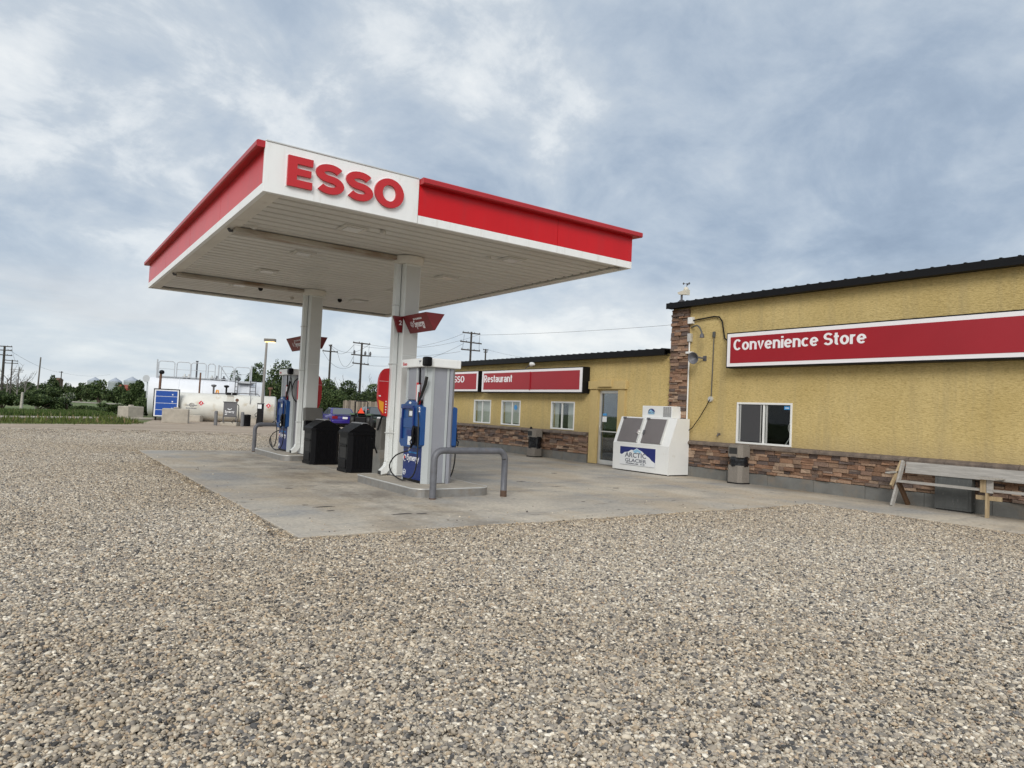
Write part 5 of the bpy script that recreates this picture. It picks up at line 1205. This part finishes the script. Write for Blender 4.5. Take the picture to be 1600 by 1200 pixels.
TEXTS[-1] = (tx, ROOTM[t.name] @ (Matrix.Translation((ux(353.2), -.104, zv(645))) @ Matrix(((1, 0, 0, 0), (0, 0, -1, 0), (0, 1, 0, 0), (0, 0, 0, 1)))), .52)
pt(MB().tube([(ux(360)+.12*math.cos(R(200+k*16)), -.11, zv(637)+.12*math.sin(R(200+k*16))) for k in range(10)], .035, 5, radii=[.01, .02, .03, .036, .04, .038, .034, .026, .018, .01]), 'swirl_logo', PALE, t)
pt(MB().box(ux(353.5), ux(356.5), -.112, -.101, zv(648.3), zv(646.8)), 'oval_emblem', PALE, t)
for u_, lab in ((339.2, 'grey pipe bollard on the blue-board side of the yard pump'), (380.5, 'grey pipe bollard on the lamp-post side of the yard pump')):
    t = far('bollard', lab, 'bollard', u_, 41.2, 'pipe bollards guarding the yard pump')
    pt(MB().lathe([(.095, 0), (.095, .80), (.08, .84), (.03, .86)], (0, 0, 0), 14), 'pipe', mat('bollard_grey', (.15, .15, .155), .6, var=.1), t)
    pt(MB().lathe([(.0965, .70), (.0965, .74)], (0, 0, 0), 14), 'band', STEELP, t)
t = far('drum_bin', 'black drum beside the pipe bollard in front of the stained tank', 'drum', 388, 42.0)
pt(MB().lathe([(.20, 0), (.21, .03), (.20, .06), (.20, .60), (.215, .63), (.20, .66)], (0, 0, 0), 18), 'barrel', BLACK, t)
pt(MB().lathe([(.205, 0), (.205, .03), (.05, .05)], (0, 0, .66), 18), 'lid', BLACK, t)
d = 42.3; t = far('old_pump', 'slim black yard pump with pale dial at the foot of the lamp post', 'fuel dispenser', 408, d)
def ux(u): return px(u-408, d)
def zv(v): return zat(408, v, d)+.03
pt(MB().box(ux(403.8), ux(411.8), -.15, .15, 0, zv(631), .02), 'body', BLACKM, t)
pt(MB().box(ux(404.8), ux(410.8), -.16, -.151, zv(638.5), zv(632)), 'dial', PALE, t)
pt(MB().tube([(ux(403.5), -.1, zv(645)), (ux(400.5), -.1, zv(648)), (ux(402), -.12, zv(652)), (ux(404), -.14, zv(650))], .02, 6), 'hose', RUBBER, t)
pt(MB().box(ux(403.2), ux(412.4), -.18, .18, zv(631), zv(630), .01), 'cap', DARKSTEEL, t)
t = far('lamp_post', 'tall grey lamp post with a lit amber shoebox head', 'street lamp', 409.5, 43.6)
ht = zat(411, 533, 43.6)+.03
pt(MB().tube([(0, 0, 0), (.08, 0, ht)], .09, 10, radii=[.10, .065]), 'pole', mat('lamp_pole', (.26, .25, .24), .5), t)
hd_ = pt(MB().box(-.06, .62, -.16, .16, ht-.02, ht+.17, .02), 'lamp_head', mat('lamp_housing', (.17, .15, .13), .5), t)
pt(MB().box(0, .58, -.13, .13, ht-.06, ht-.021, .01), 'lens', GLOW, hd_)
t = far('satellite_dish', 'small pale dish on a short mast behind the white tank end', 'dish', 229, 58)
z = zat(229, 591, 58)
pt(MB().lathe([(.01, .02), (.18, -.02), (.29, -.12), (.30, -.13)], (0, -.1, z), 18, axis=1), 'dish', RAIL, t); pt(MB().tube([(0, 0, 0), (0, 0, z)], .04, 6), 'mast', RAIL, t)

# ------------------------------------------------------------------ fence and vehicles behind the pumps
d = 56; t = far('board_fence', 'weathered vertical board fence behind the parked vehicles', 'fence', 570, d)
L_ = px(72, d); fz = 1.86
bm_ = [MB().box(0, .132, 0, .022, 0, fz*k).mesh('board', mat('fence_wood_'+nm_, c_, .8, var=.25, vscale=4, stretch=(5, 5, .6))) for k, nm_, c_ in ((1, 'pale', (.28, .24, .19)), (.98, 'mid', (.19, .16, .125)), (1.012, 'dark', (.13, .11, .09)))]
for k in range(int(L_/.15)):
    o = link('board', bm_[random.randrange(3)], t, False); o.location = (-px(34, d)+k*.15, 0, .05)
for z in (.4, 1.5): pt(MB().box(-px(34, d), px(38, d), .0225, .07, z, z+.09), 'rail', FENCEW, t)
for k in range(4): pt(MB().box(-px(34, d)+k*1.2, -px(34, d)+k*1.2+.09, .071, .16, 0, fz-.05), 'post', FENCEW, t)
def car(t, body, W, Lc, H, suv=False):
    """local frame: length along +y (tail at y=0), nose forward"""
    hw = W/2
    sill = .22 if not suv else .32; belt = .62*H if not suv else .60*H
    prof = [(.06, sill+.06), (.0, .45*H), (.04, belt-.04), (.10, belt+.02), (Lc*.24, belt+.05), (Lc*.62, belt+.02), (Lc*.92, belt-.10), (Lc-.04, belt-.22), (Lc, sill+.18), (Lc-.06, sill), (.12, sill)]
    bm = bmesh.new(); 
    vs0 = [bm.verts.new((-hw, p[0], p[1])) for p in prof]; vs1 = [bm.verts.new((hw, p[0], p[1])) for p in prof]
    n_ = len(prof); bm.faces.new(vs0); bm.faces.new(vs1[::-1])
    for k in range(n_): bm.faces.new((vs0[k], vs1[k], vs1[(k+1) % n_], vs0[(k+1) % n_]))
    bmesh.ops.recalc_face_normals(bm, faces=bm.faces[:])
    bmesh.ops.bevel(bm, geom=bm.edges[:], offset=.06, segments=3, profile=.5, affect='EDGES')
    pt(MB().bm(bm, True), 'body', body, t)
    ya, yb, yc, yd = (.62, 1.25, Lc*.52, Lc*.72) if not suv else (.12, .45, Lc*.55, Lc*.72)
    tw = hw-.24
    zr = H
    base = [(-hw+.08, ya, belt+.02), (hw-.08, ya, belt+.02), (hw-.08, yd, belt+.02), (-hw+.08, yd, belt+.02)]
    top = [(-tw, yb, zr-.03), (tw, yb, zr-.03), (tw, yc, zr-.02), (-tw, yc, zr-.02)]
    bm = bmesh.new(); a = [bm.verts.new(v) for v in base]; b = [bm.verts.new(v) for v in top]
    bm.faces.new(a[::-1]); bm.faces.new(b)
    for k in range(4): bm.faces.new((a[k], a[(k+1) % 4], b[(k+1) % 4], b[k]))
    bmesh.ops.recalc_face_normals(bm, faces=bm.faces[:]); bmesh.ops.bevel(bm, geom=bm.edges[:], offset=.04, segments=2, affect='EDGES')
    pt(MB().bm(bm, True), 'roof', body, t)
    def lerp(p, q, f): return tuple(p[i]+(q[i]-p[i])*f for i in range(3))
    def pane(c, name, nrm):
        cen = Vector((sum(p[0] for p in c)/4, sum(p[1] for p in c)/4, sum(p[2] for p in c)/4)); n3 = Vector(nrm).normalized()
        f = [cen+(Vector(p)-cen)*.86+n3*.006 for p in c]; g = [v+n3*.012 for v in f]
        pt(MB().add(f+g, [(3, 2, 1, 0), (4, 5, 6, 7), (0, 1, 5, 4), (1, 2, 6, 5), (2, 3, 7, 6), (3, 0, 4, 7)]), name, CARGLASS, t)
    pane([base[0], base[1], top[1], top[0]], 'rear_window', (0, -(zr-belt), (yb-ya)))
    pane([base[3], base[2], top[2], top[3]], 'windscreen', (0, zr-belt, yd-yc))
    for s_, i0, i1 in ((-1, 0, 3), (1, 1, 2)):
        for f0, f1 in ((0.06, .48), (.52, .96)):
            pane([lerp(base[i0], base[i1], f0), lerp(base[i0], base[i1], f1), lerp(top[i0], top[i1], f1), lerp(top[i0], top[i1], f0)], 'side_window', (s_*(zr-belt), 0, hw-.08-tw))
        pt(MB().box(s_*(hw-.02), s_*(hw+.14), Lc*.62, Lc*.62+.12, belt+.02, belt+.16, .03), 'mirror', body, t)
        for yw in (.85, Lc-.85):
            rw = .32 if not suv else .37
            wh = pt(MB().lathe([(rw*.6, -.10), (rw, -.10), (rw+.01, 0), (rw, .10), (rw*.6, .10)], (s_*(hw-.09), yw, rw), 22, axis=0), 'wheel', RUBBER, t)
            pt(MB().lathe([(.03, -.01), (rw*.58, 0), (rw*.6, .02)], (s_*(hw+.0), yw, rw), 18, axis=0), 'rim', CHROME, wh)
        pt(MB().box(s_*(hw-.42), s_*(hw-.03), -.012, .08, belt-.26, belt-.06, .02), 'tail_light', TAIL, t)
        pt(MB().box(s_*(hw-.40), s_*(hw-.06), Lc-.12, Lc+.01, belt-.36, belt-.22, .02), 'headlight', CHROME, t)
    pt(MB().box(-hw+.05, hw-.05, -.07, .1, sill+.04, sill+.26, .04), 'bumper', body, t)
    pt(MB().box(-.17, .17, -.02, .03, .40*H+.04, .40*H+.18), 'number_plate', WHITEINK, t)
    pt(MB().box(-hw+.2, hw-.2, -.02, .05, belt-.02, belt+.0), 'trunk_seam', BLACKM, t)
    pt(MB().box(-hw+.12, hw-.12, .15, Lc-.15, .12, sill+.05), 'underbody', DARKGAP, t)
t = far('parked_car', 'blue-violet sedan parked tail towards the pumps', 'car', 540.5, 48.2, turn=R(27))
car(t, CARBLUE, 1.86, 4.6, 1.31)
t = far('parked_car', 'dark green off-road vehicle beside the small tractor', 'car', 594, 49.5, turn=R(24))
car(t, CARDARK, 1.80, 4.5, 1.50, True)
pt(MB().box(-.92, .92, -.01, 4.0, .56, .60), 'side_moulding', CHROME, t)
d = 47.5; t = far('small_tractor', 'small green tractor with roll bar and orange warning triangle', 'tractor', 565.5, d)
for s_ in (-1, 1):
    wh = pt(MB().lathe([(.28, -.14), (.46, -.14), (.48, 0), (.46, .14), (.28, .14)], (s_*.55, .1, .48), 20, axis=0), 'wheel', RUBBER, t)
    pt(MB().lathe([(.04, -.08), (.26, -.06), (.28, .06), (.04, .08)], (s_*.55, .1, .48), 16, axis=0), 'rim', ORANGE if False else RAIL, wh)
    pt(MB().lathe([(.12, -.09), (.29, -.09), (.29, .09), (.12, .09)], (s_*.45, 1.6, .29), 16, axis=0), 'front_wheel', RUBBER, t)
    pt(MB().prism([(-.35, .90), (-.30, 1.0), (.45, 1.02), (.60, .75), (.5, .72), (.40, .92), (-.25, .90)], 0, s_*.40, s_*.72), 'mudguard', GREENP, t)
pt(MB().tube([(-.42, -.1, .7), (-.42, -.1, 1.75), (-.36, -.1, 1.84), (.36, -.1, 1.84), (.42, -.1, 1.75), (.42, -.1, .7)], .035, 8), 'roll_bar', BLACKM, t)
pt(MB().box(-.3, .3, .2, 1.9, .45, .95, .06), 'body', GREENP, t)
pt(MB().box(-.38, .38, -.28, .30, .30, .78, .05), 'transmission', BLACKM, t)
pt(MB().box(-.24, .24, .0, .45, .80, .92, .04).box(-.24, .24, -.06, .06, .92, 1.22, .04), 'seat', BLACK, t)
pt(MB().prism([(-.23, 1.02), (.23, 1.02), (0, 1.42)], 1, -.18, -.15), 'warning_triangle', TRIANGLE, t)
pt(MB().lathe([(.03, -.03), (.06, 0), (.03, .03)], (.46, -.14, 1.30), 8), 'lamp', REDINK, t)

# ------------------------------------------------------------------ vegetation
GP = [(.026, .046, .016), (.046, .076, .026), (.074, .112, .038), (.115, .155, .06)]
def leaf_mesh(name, blobs, n, size, pal, seed):
    r_ = np.random.RandomState(seed); wts = np.array([b[3]*b[4]*b[5] for b in blobs])**.67; wts /= wts.sum()
    bi = r_.choice(len(blobs), n, p=wts); B = np.array(blobs)[bi]
    v = r_.randn(n, 3); v /= np.linalg.norm(v, axis=1)[:, None]
    rad = r_.uniform(.55, 1.08, n)**.7
    c = B[:, :3]+v*B[:, 3:6]*rad[:, None]
    c = c[c[:, 2] > .05]; n = len(c)
    a = r_.randn(n, 3); a /= np.linalg.norm(a, axis=1)[:, None]; b = np.cross(a, r_.randn(n, 3)); b /= np.linalg.norm(b, axis=1)[:, None]
    s_ = size*r_.uniform(.6, 1.4, (n, 1))
    V = np.stack([c-a*s_, c+b*s_*.45, c+a*s_, c-b*s_*.45], 1).reshape(-1, 3)
    me = bpy.data.meshes.new(name); me.vertices.add(4*n); me.vertices.foreach_set('co', V.astype(np.float32).ravel())
    me.loops.add(4*n); me.loops.foreach_set('vertex_index', np.arange(4*n, dtype=np.int32)); me.polygons.add(n)
    me.polygons.foreach_set('loop_start', np.arange(0, 4*n, 4, dtype=np.int32)); me.update()
    P = np.array(pal); k = np.clip((r_.rand(n)*len(P)).astype(int), 0, len(P)-1)
    clump = r_.uniform(.75, 1.3, len(blobs))[bi[:n] if len(bi) >= n else 0]
    C = np.concatenate([P[k]*clump[:n, None]*r_.uniform(.8, 1.2, (n, 1)), np.ones((n, 1))], 1)
    at_ = me.color_attributes.new('col', 'FLOAT_COLOR', 'POINT'); at_.data.foreach_set('color', np.repeat(C, 4, axis=0).astype(np.float32).ravel())
    me.materials.append(LEAF); return me
def bush(u, d, wpx, vtop, label, name='bush', n=900, leaf=.12, pal=GP, depth=None, tall=False, seed=0, group=None, tpts=0, vbase=None):
    t = far(name, label, 'tree' if tall else 'bush', u, d, group); r_ = random.Random(seed+int(u*7))
    W = px(wpx, d); H = zat(u, vtop, d)+.03; D = depth or W*.6
    blobs = []; nb = 9 if not tall else 16
    for k in range(nb):
        x = r_.uniform(-.5, .5)*W*.8; hz = H*(1-.55*(abs(x)/(W*.5))**2)*r_.uniform(.75, 1.0)
        z = r_.uniform(.25, .80)*hz; rx = W*r_.uniform(.14, .24); rz = min(H*r_.uniform(.16, .28), max(.2, hz-z))
        blobs.append((x, r_.uniform(-.4, .4)*D, z, rx, rx*.9, rz))
    blobs.append((r_.uniform(-.1, .1)*W, 0, H*.82, W*.16, W*.16, H*.18))
    link('crown', leaf_mesh('crown', blobs, n, leaf, pal, seed+int(u)), t, False)
    m = MB()
    for k in range(5 if not tall else 7):
        b = blobs[k*2 % len(blobs)]; m.tube([(r_.uniform(-.15, .15), 0, 0), (b[0]*.4, b[1]*.3, b[2]*.5), (b[0], b[1], b[2])], .05, 6, radii=[.10 if tall else .05, .05, .015])
    pt(m, 'trunk', BARK, t); return t
# shrubs at the lot edge
for u, d, w_, v_, lab, sd in ((8, 56, 70, 611, 'dark shrub at the picture edge beyond the mown verge', 1), (62, 58, 62, 608, 'dense dark shrub around the leaning bare post', 2),
                          (108, 60, 60, 614, 'wide low shrub with pale blossom in the middle of the verge', 3), (158, 57, 50, 630, 'low weedy shrub between verge and green field', 4), (186, 56, 46, 632, 'low weedy shrub in front of the tall tank-end shrub', 6), (130, 55, 44, 634, 'knee-high weedy clump at the foot of the pale-blossomed shrub', 7)):
    bush(u, d, w_, v_, lab, n=5200, leaf=.10, seed=sd, group='shrubs along the verge', pal=GP+([(.50, .50, .44)] if sd == 3 else []))
bush(213, 53, 44, 594, 'tall dark shrub standing against the end of the white tank', n=6500, leaf=.09, seed=5)
# far shelter belt, left of the tanks
for u, d, w_, v_, lab, sd in ((40, 128, 40, 596, 'far dark tree behind the stack of power poles', 11), (82, 132, 24, 586, 'pointed spruce-like tree standing above the far belt', 12), (70, 126, 44, 599, 'far rounded tree left of the pointed one', 13),
                          (104, 128, 34, 599, 'far bushy tree just past the pointed one', 14), (128, 124, 40, 598, 'far bushy tree in the middle of the belt', 15), (155, 120, 44, 593, 'far broad tree hiding the nearest grain bin', 16),
                          (184, 122, 40, 598, 'far dark tree below the middle grain bin', 17), (208, 122, 36, 599, 'far dark tree below the last grain bin', 18), (16, 130, 44, 600, 'far dark tree at the picture edge', 19), (-20, 130, 44, 598, 'far dark tree off beyond the picture edge', 20)):
    bush(u, d, w_, v_, lab, 'tree', n=2600, leaf=.22, tall=True, seed=sd, group='far shelter belt trees')
# trees behind the tanks and the pumps
for u, d, w_, v_, lab, sd, nn in ((362, 66, 50, 578, 'dark tree showing through the catwalk railings', 21, 2600), (398, 62, 62, 566, 'dark tree behind the lamp post', 22, 4200), (442, 60, 62, 562, 'tall ragged tree behind the farther dispenser', 23, 4600), (428, 58, 30, 560, 'spindly tree top between lamp post and dispenser', 24, 1200)):
    bush(u, d, w_, v_, lab, 'tree', n=int(nn*1.8), leaf=.115, tall=True, seed=sd)
for u, d, w_, v_, lab, sd in ((514, 62, 78, 592, 'dense dark bush behind the blue sedan', 31), (548, 64, 84, 595, 'dense dark bush behind the board fence', 32), (588, 66, 84, 600, 'lower dark bush past the utility pole', 33), (500, 57, 26, 632, 'small leafy bush at the nose of the sedan', 34), (625, 68, 60, 606, 'dark bush hidden behind the nearer column', 35)):
    bush(u, d, w_, v_, lab, n=10500, leaf=.10, seed=sd)
# bare trees
def bare(u, d, vtop, label, seed, grp='bare trees'):
    t = far('bare_tree', label, 'tree', u, d, grp); r_ = random.Random(seed); H = zat(u, vtop, d)+.03
    tr = MB().tube([(0, 0, 0), (.1, 0, H*.4), (.0, 0, H*.62)], .06, 6, radii=[.10, .07, .045]); pt(tr, 'trunk', BARKG, t)
    m = MB()
    for k in range(11):
        a = r_.uniform(0, 6.28); z0 = H*r_.uniform(.3, .6); l = H*r_.uniform(.3, .5)
        p0 = Vector((.05, 0, z0)); p1 = p0+Vector((math.cos(a)*l*.45, math.sin(a)*l*.45, l*.45)); p2 = p0+Vector((math.cos(a)*l*.7, math.sin(a)*l*.7, min(l*.95, H-z0)))
        m.tube([p0, p1, p2], .03, 5, radii=[.035, .022, .01])
        for q in range(3):
            e = p1.lerp(p2, r_.random()); m.tube([e, e+Vector((r_.uniform(-.4, .4), r_.uniform(-.4, .4), r_.uniform(.2, .5)))*l*.4], .01, 4, radii=[.016, .007])
    pt(m, 'crown', BARKG, t)
bare(10, 75, 566, 'bare tree in front of the big power pole', 1); bare(38, 92, 577, 'bare tree behind the cross-armed poles', 2); bare(26, 90, 585, 'bare tree with thin leaning stem', 5)
bare(541, 70, 583, 'bare tree above the bush near the utility pole', 3); bare(520, 70, 585, 'bare twiggy tree beside the farther column', 6); bare(585, 78, 590, 'bare tree top past the utility pole', 4)
# grass blades on the verge and weeds below the shrubs
def grass():
    r_ = np.random.RandomState(3); n = 62000
    e = np.array(GRASS_EDGE); k = r_.uniform(1.2, 5.0, n); i = k.astype(int); f = (k-i)[:, None]
    base = e[i]*(1-f)+e[i+1]*f; off = r_.rand(n)**.8*15.5+.0
    x = base[:, 0]-off*.1+r_.randn(n)*.3; y = base[:, 1]+off+r_.randn(n)*.35
    h = np.where(off < 6.5, r_.uniform(.02, .08, n), np.where(off < 8, .08, r_.uniform(.12, .42, n)))
    h = np.where((off < 6.5) & (r_.rand(n) < .04), .3, h)
    w_ = h*.12+.018; a = r_.rand(n)*6.28; dx, dy = np.cos(a)*w_, np.sin(a)*w_
    lx, ly = r_.randn(n)*h*.25, r_.randn(n)*h*.25; z0 = np.full(n, -.06)
    V = np.stack([np.stack([x-dx, y-dy, z0], 1), np.stack([x+dx, y+dy, z0], 1), np.stack([x+lx, y+ly, z0+h+.04], 1)], 1).reshape(-1, 3)
    me = bpy.data.meshes.new('grass'); me.vertices.add(3*n); me.vertices.foreach_set('co', V.astype(np.float32).ravel())
    me.loops.add(3*n); me.loops.foreach_set('vertex_index', np.arange(3*n, dtype=np.int32)); me.polygons.add(n); me.polygons.foreach_set('loop_start', np.arange(0, 3*n, 3, dtype=np.int32)); me.update()
    P = np.array([(.065, .11, .022), (.09, .135, .03), (.045, .08, .018), (.20, .19, .09)]); C = P[r_.choice(4, n, p=[.35, .35, .2, .1])]*r_.uniform(.8, 1.2, (n, 1)); C = np.where((off < 6.5)[:, None], C*[1.45, 1.15, 1.3], C)
    at_ = me.color_attributes.new('col', 'FLOAT_COLOR', 'POINT'); at_.data.foreach_set('color', np.repeat(np.concatenate([C, np.ones((n, 1))], 1), 3, axis=0).astype(np.float32).ravel())
    me.materials.append(LEAF); o = link('grass', me); tag(o, 'short verge grass and taller weeds along the lot edge', 'grass', kind='stuff')
grass()

# ------------------------------------------------------------------ poles, wires, far farm buildings
def pole(u, d, vtop, label, arms, lean=0, name='utility_pole', vis=True, rad=.12, m_=POLEW, extra=None):
    t = far(name, label, 'pole', u, d, 'wooden utility poles' if arms else None); H = zat(u, vtop, d)+.03
    pt(MB().tube([(lean, 0, 0), (0, 0, H)], rad, 10, radii=[rad*1.15, rad*.8]), 'shaft', m_, t)
    for va, hw, tilt, ins in arms:
        z = zat(u, va, d)+.03
        c = pt(MB().add([(sx*hw+ox, -.16+oy, z+sx*tilt*hw+oz) for sx in (-1, 1) for ox, oy, oz in ((0, -.05, -.06), (0, .05, -.06), (0, .05, .06), (0, -.05, .06))],
                 [(3, 2, 1, 0), (4, 5, 6, 7), (0, 1, 5, 4), (1, 2, 6, 5), (2, 3, 7, 6), (3, 0, 4, 7)]), 'crossarm', m_, t)
        for s_ in ins:
            x = s_*hw*.92; im = MB()
            if extra == 'pots' and abs(hw-1.02) < .03: im.lathe([(.09, 0), (.11, .04), (.11, .26), (.06, .32), (.05, .38)], (x, -.16, z+.08+s_*tilt*hw), 8)
            else: im.lathe([(.025, 0), (.04, .03), (.03, .08), (.015, .10)], (x, -.16, z+.06+s_*tilt*hw), 8)
            pt(im, 'insulator', DARKSTEEL, c)
    return t, H
pole(2.5, 92, 540, 'tall utility pole with three stacked crossarms at the picture edge', [(541, .0001+px(13, 92), -.02, (-1, .5, 1)), (547, px(13, 92), 0, (-1, 1)), (554.5, px(14, 92), -.04, (-1, -.5, .5, 1))], rad=.16)
pole(16, 120, 562, 'utility pole with two arms next in the pole line', [(563.5, px(10, 120), -.04, (-1, 1)), (567.5, px(10, 120), 0, (-1, 1))])
pole(27.5, 190, 573, 'distant utility pole with two short arms behind bare branches', [(578, px(8, 190), -.03, (-1, 1)), (581, px(7, 190), 0, (-1, 1))])
pole(60, 60, 558, 'plain grey pole without arms among the verge shrubs', [], lean=-.12, rad=.065, m_=mat('weathered_pole', (.16, .145, .13), .85, var=.2))
pole(94, 150, 580, 'thin far pole beside the pointed tree', [(581.5, px(3, 150), 0, (1,))], rad=.11)
p512, H512 = pole(512, 78, 538, 'utility pole with one wide arm beside the farther column', [(549, px(12, 78), -.04, (-1, 1)), (540, px(2.4, 78), 0, (-1, 1))])
p560, H560 = pole(560.5, 72, 535, 'utility pole carrying three transformers pots above the fence', [(536.5, px(13.5, 72), -.06, (-1, -.3, 1)), (555, 1.02, -.05, (-.75, .45, 1.0)), (568.5, px(13, 72), -.07, (-1, .5, 1))], extra='pots')
p731, H731 = pole(731, 72, 518, 'utility pole with three crossarms rising above the restaurant roof', [(520.5, px(14, 72), -.06, (-1, -.4, .4, 1)), (535, px(17, 72), -.08, (-1, -.45, .3, .8)), (547, px(15, 72), -.05, (-1, -.3, .4, 1))])
pole(754.5, 95, 545, 'short utility pole behind the restaurant roof', [(546.5, px(4, 95), -.03, (-1, 1)), (550, px(3, 95), .02, (1,))])
t = far('marker_post', 'whitish stubby post at the edge of the weeds', 'post', 35, 51)
pt(MB().tube([(0, 0, 0), (.03, 0, 1.35)], .09, 8, radii=[.11, .08]), 'shaft', POLEPALE, t); pt(MB().lathe([(.085, 0), (.06, .04), (.01, .05)], (.03, 0, 1.35), 8), 'cap', POLEPALE, t)
def wire(pts, label, sag=.5):
    P = []
    for a, b in zip(pts, pts[1:]):
        a, b = Vector(a), Vector(b)
        for k in range(13):
            f = k/12; p = a.lerp(b, f); p.z -= sag*4*f*(1-f); P.append(p)
    o = MB().tube(P, .016, 4).build('power_line', DARKSTEEL); tag(o, label, 'wire', 'overhead power lines')
def W3(u, v, d): p = loc(u, d); return (p.x, p.y, zat(u, v, d))
WL = 'thin overhead wire strung between the utility poles'
wire([W3(512, 541, 78), W3(548, 538, 72), W3(718, 521, 72)], 'overhead wire from the farther-column pole to the roof pole, outer arm ends', .9)
wire([W3(513, 540, 78), W3(572, 538, 72), W3(744, 522, 72)], 'overhead wire joining the top arms of the three poles, inner arm ends', .8)
wire([W3(523, 551, 78), W3(548, 557, 72)], 'deeply sagging wire to the transformer arm above the fence', 1.3); wire([W3(500, 549, 78), W3(549, 570, 72)], 'sagging wire to the lowest arm of the transformer pole', 1.0)
wire([W3(573, 571, 72), W3(720, 536, 72)], 'wire rising from the transformer pole lowest arm to the roof pole', .8); wire([W3(560, 556, 72), W3(715, 549, 72)], 'nearly level wire low behind the nearer column', .3)
wire([W3(744, 523, 72), W3(1100, 502, 60)], 'long thin wire running over the restaurant roof to the stone pillar', .2); wire([W3(757, 546, 95), W3(900, 566, 90)], 'wire dropping from the short pole behind the restaurant roof', .4)
wire([W3(7, 545, 92), W3(94, 582, 150), W3(170, 585, 190)], 'far wire crossing low over the shelter belt towards the grain bins', .6)
wire([W3(14, 542, 92), W3(24, 563, 120), W3(33, 578, 190)], 'wire along the receding pole line at the picture edge', .8)
for u1, v1, u2, v2, lb in ((548, 538, 549, 569, 'jumper wire on the outer side of the transformer pole'), (572, 540, 571, 571, 'jumper wire on the inner side of the transformer pole'), (720, 522, 718, 547, 'jumper wire on the column side of the roof pole'), (744, 524, 744, 546, 'jumper wire on the short-pole side of the roof pole')):
    wire([W3(u1, v1, 71.7), W3(u2, v2, 71.7)], lb, 0)
for u, w_, vt, ve, lab in ((147, 20, 589, 595, 'silver grain bin half hidden by the broad far tree'), (179, 19, 590, 596, 'silver grain bin in the middle of the row'), (205, 23, 588.5, 595, 'silver grain bin nearest the white tank')):
    d = 380; t = far('grain_bin', lab, 'grain bin', u, d, 'distant silver grain bins'); r0 = px(w_, d)/2; ze = zat(u, ve, d); zt = zat(u, vt, d)
    bdm = MB()
    prof = [(r0, 0)]
    for k in range(1, 8): prof += [(r0, ze*k/8-.06), (r0+.06, ze*k/8)]
    prof.append((r0, ze)); pt(MB().lathe(prof, (0, 0, 0), 24), 'wall', GALV, t)
    pt(MB().lathe([(r0+.12, ze-.05), (r0+.1, ze), (.6, zt-.3), (.5, zt)], (0, 0, 0), 24), 'roof', GALVR, t)
d = 330; t = far('red_barn', 'low red-brown farm building between grain bins and dark tree', 'barn', 196, d)
zt = zat(196, 601, d)
pt(MB().box(-px(9, d), px(8, d), -3, 3, 0, zt*.7), 'wall', BARNRED, t); pt(MB().prism([(-3.4, zt*.7), (3.4, zt*.7), (0, zt)], 0, -px(9.5, d), px(8.5, d)), 'roof', mat('barn_roof', (.24, .06, .04), .7), t)
d = 180; t = far('farm_shed', 'tiny dark shed beside the pointed far tree', 'shed', 90, d)
zt = zat(90, 590, d); pt(MB().box(-.7, .6, -1, 1, 0, zt-.6), 'wall', WOODB, t); pt(MB().prism([(-1.2, zt-.6), (1.2, zt-.6), (0, zt)], 0, -.8, .7), 'roof', WOODB, t)
def woods():
    r_ = np.random.RandomState(9); bl = []
    for u in range(-500, 1500, 14):
        d = 300+r_.rand()*80; p = loc(u, d); h = r_.uniform(3.2, 5.6); bl.append((p.x, p.y, h*.45, 5.5, 5.5, h*.55))
    o = link('far_woods', leaf_mesh('far_woods', bl, 16000, .55, GP, 5)); tag(o, 'low dark line of far woods along the horizon', 'woods', kind='stuff')
woods()

# ------------------------------------------------------------------ fit lettering to its measured widths
bpy.context.view_layer.update()
dg = bpy.context.evaluated_depsgraph_get(); placed = []
for o, mw, width in TEXTS:
    sx_ = width/max(o.dimensions.x, 1e-4) if width else 1.0
    placed.append((o, bpy.data.meshes.new_from_object(o.evaluated_get(dg)), mw @ Matrix.Diagonal((sx_, 1, 1, 1)), o.parent, o.matrix_parent_inverse.copy()))
for o, me, mw, par, inv in placed:
    bpy.data.objects.remove(o)
    q = bpy.data.objects.new('lettering', me); col.objects.link(q); q.parent = par; q.matrix_parent_inverse = inv
    root = ROOTM.get(par.name, Matrix.Identity(4)); q.matrix_basis = (root @ inv).inverted() @ mw
bpy.context.view_layer.update()
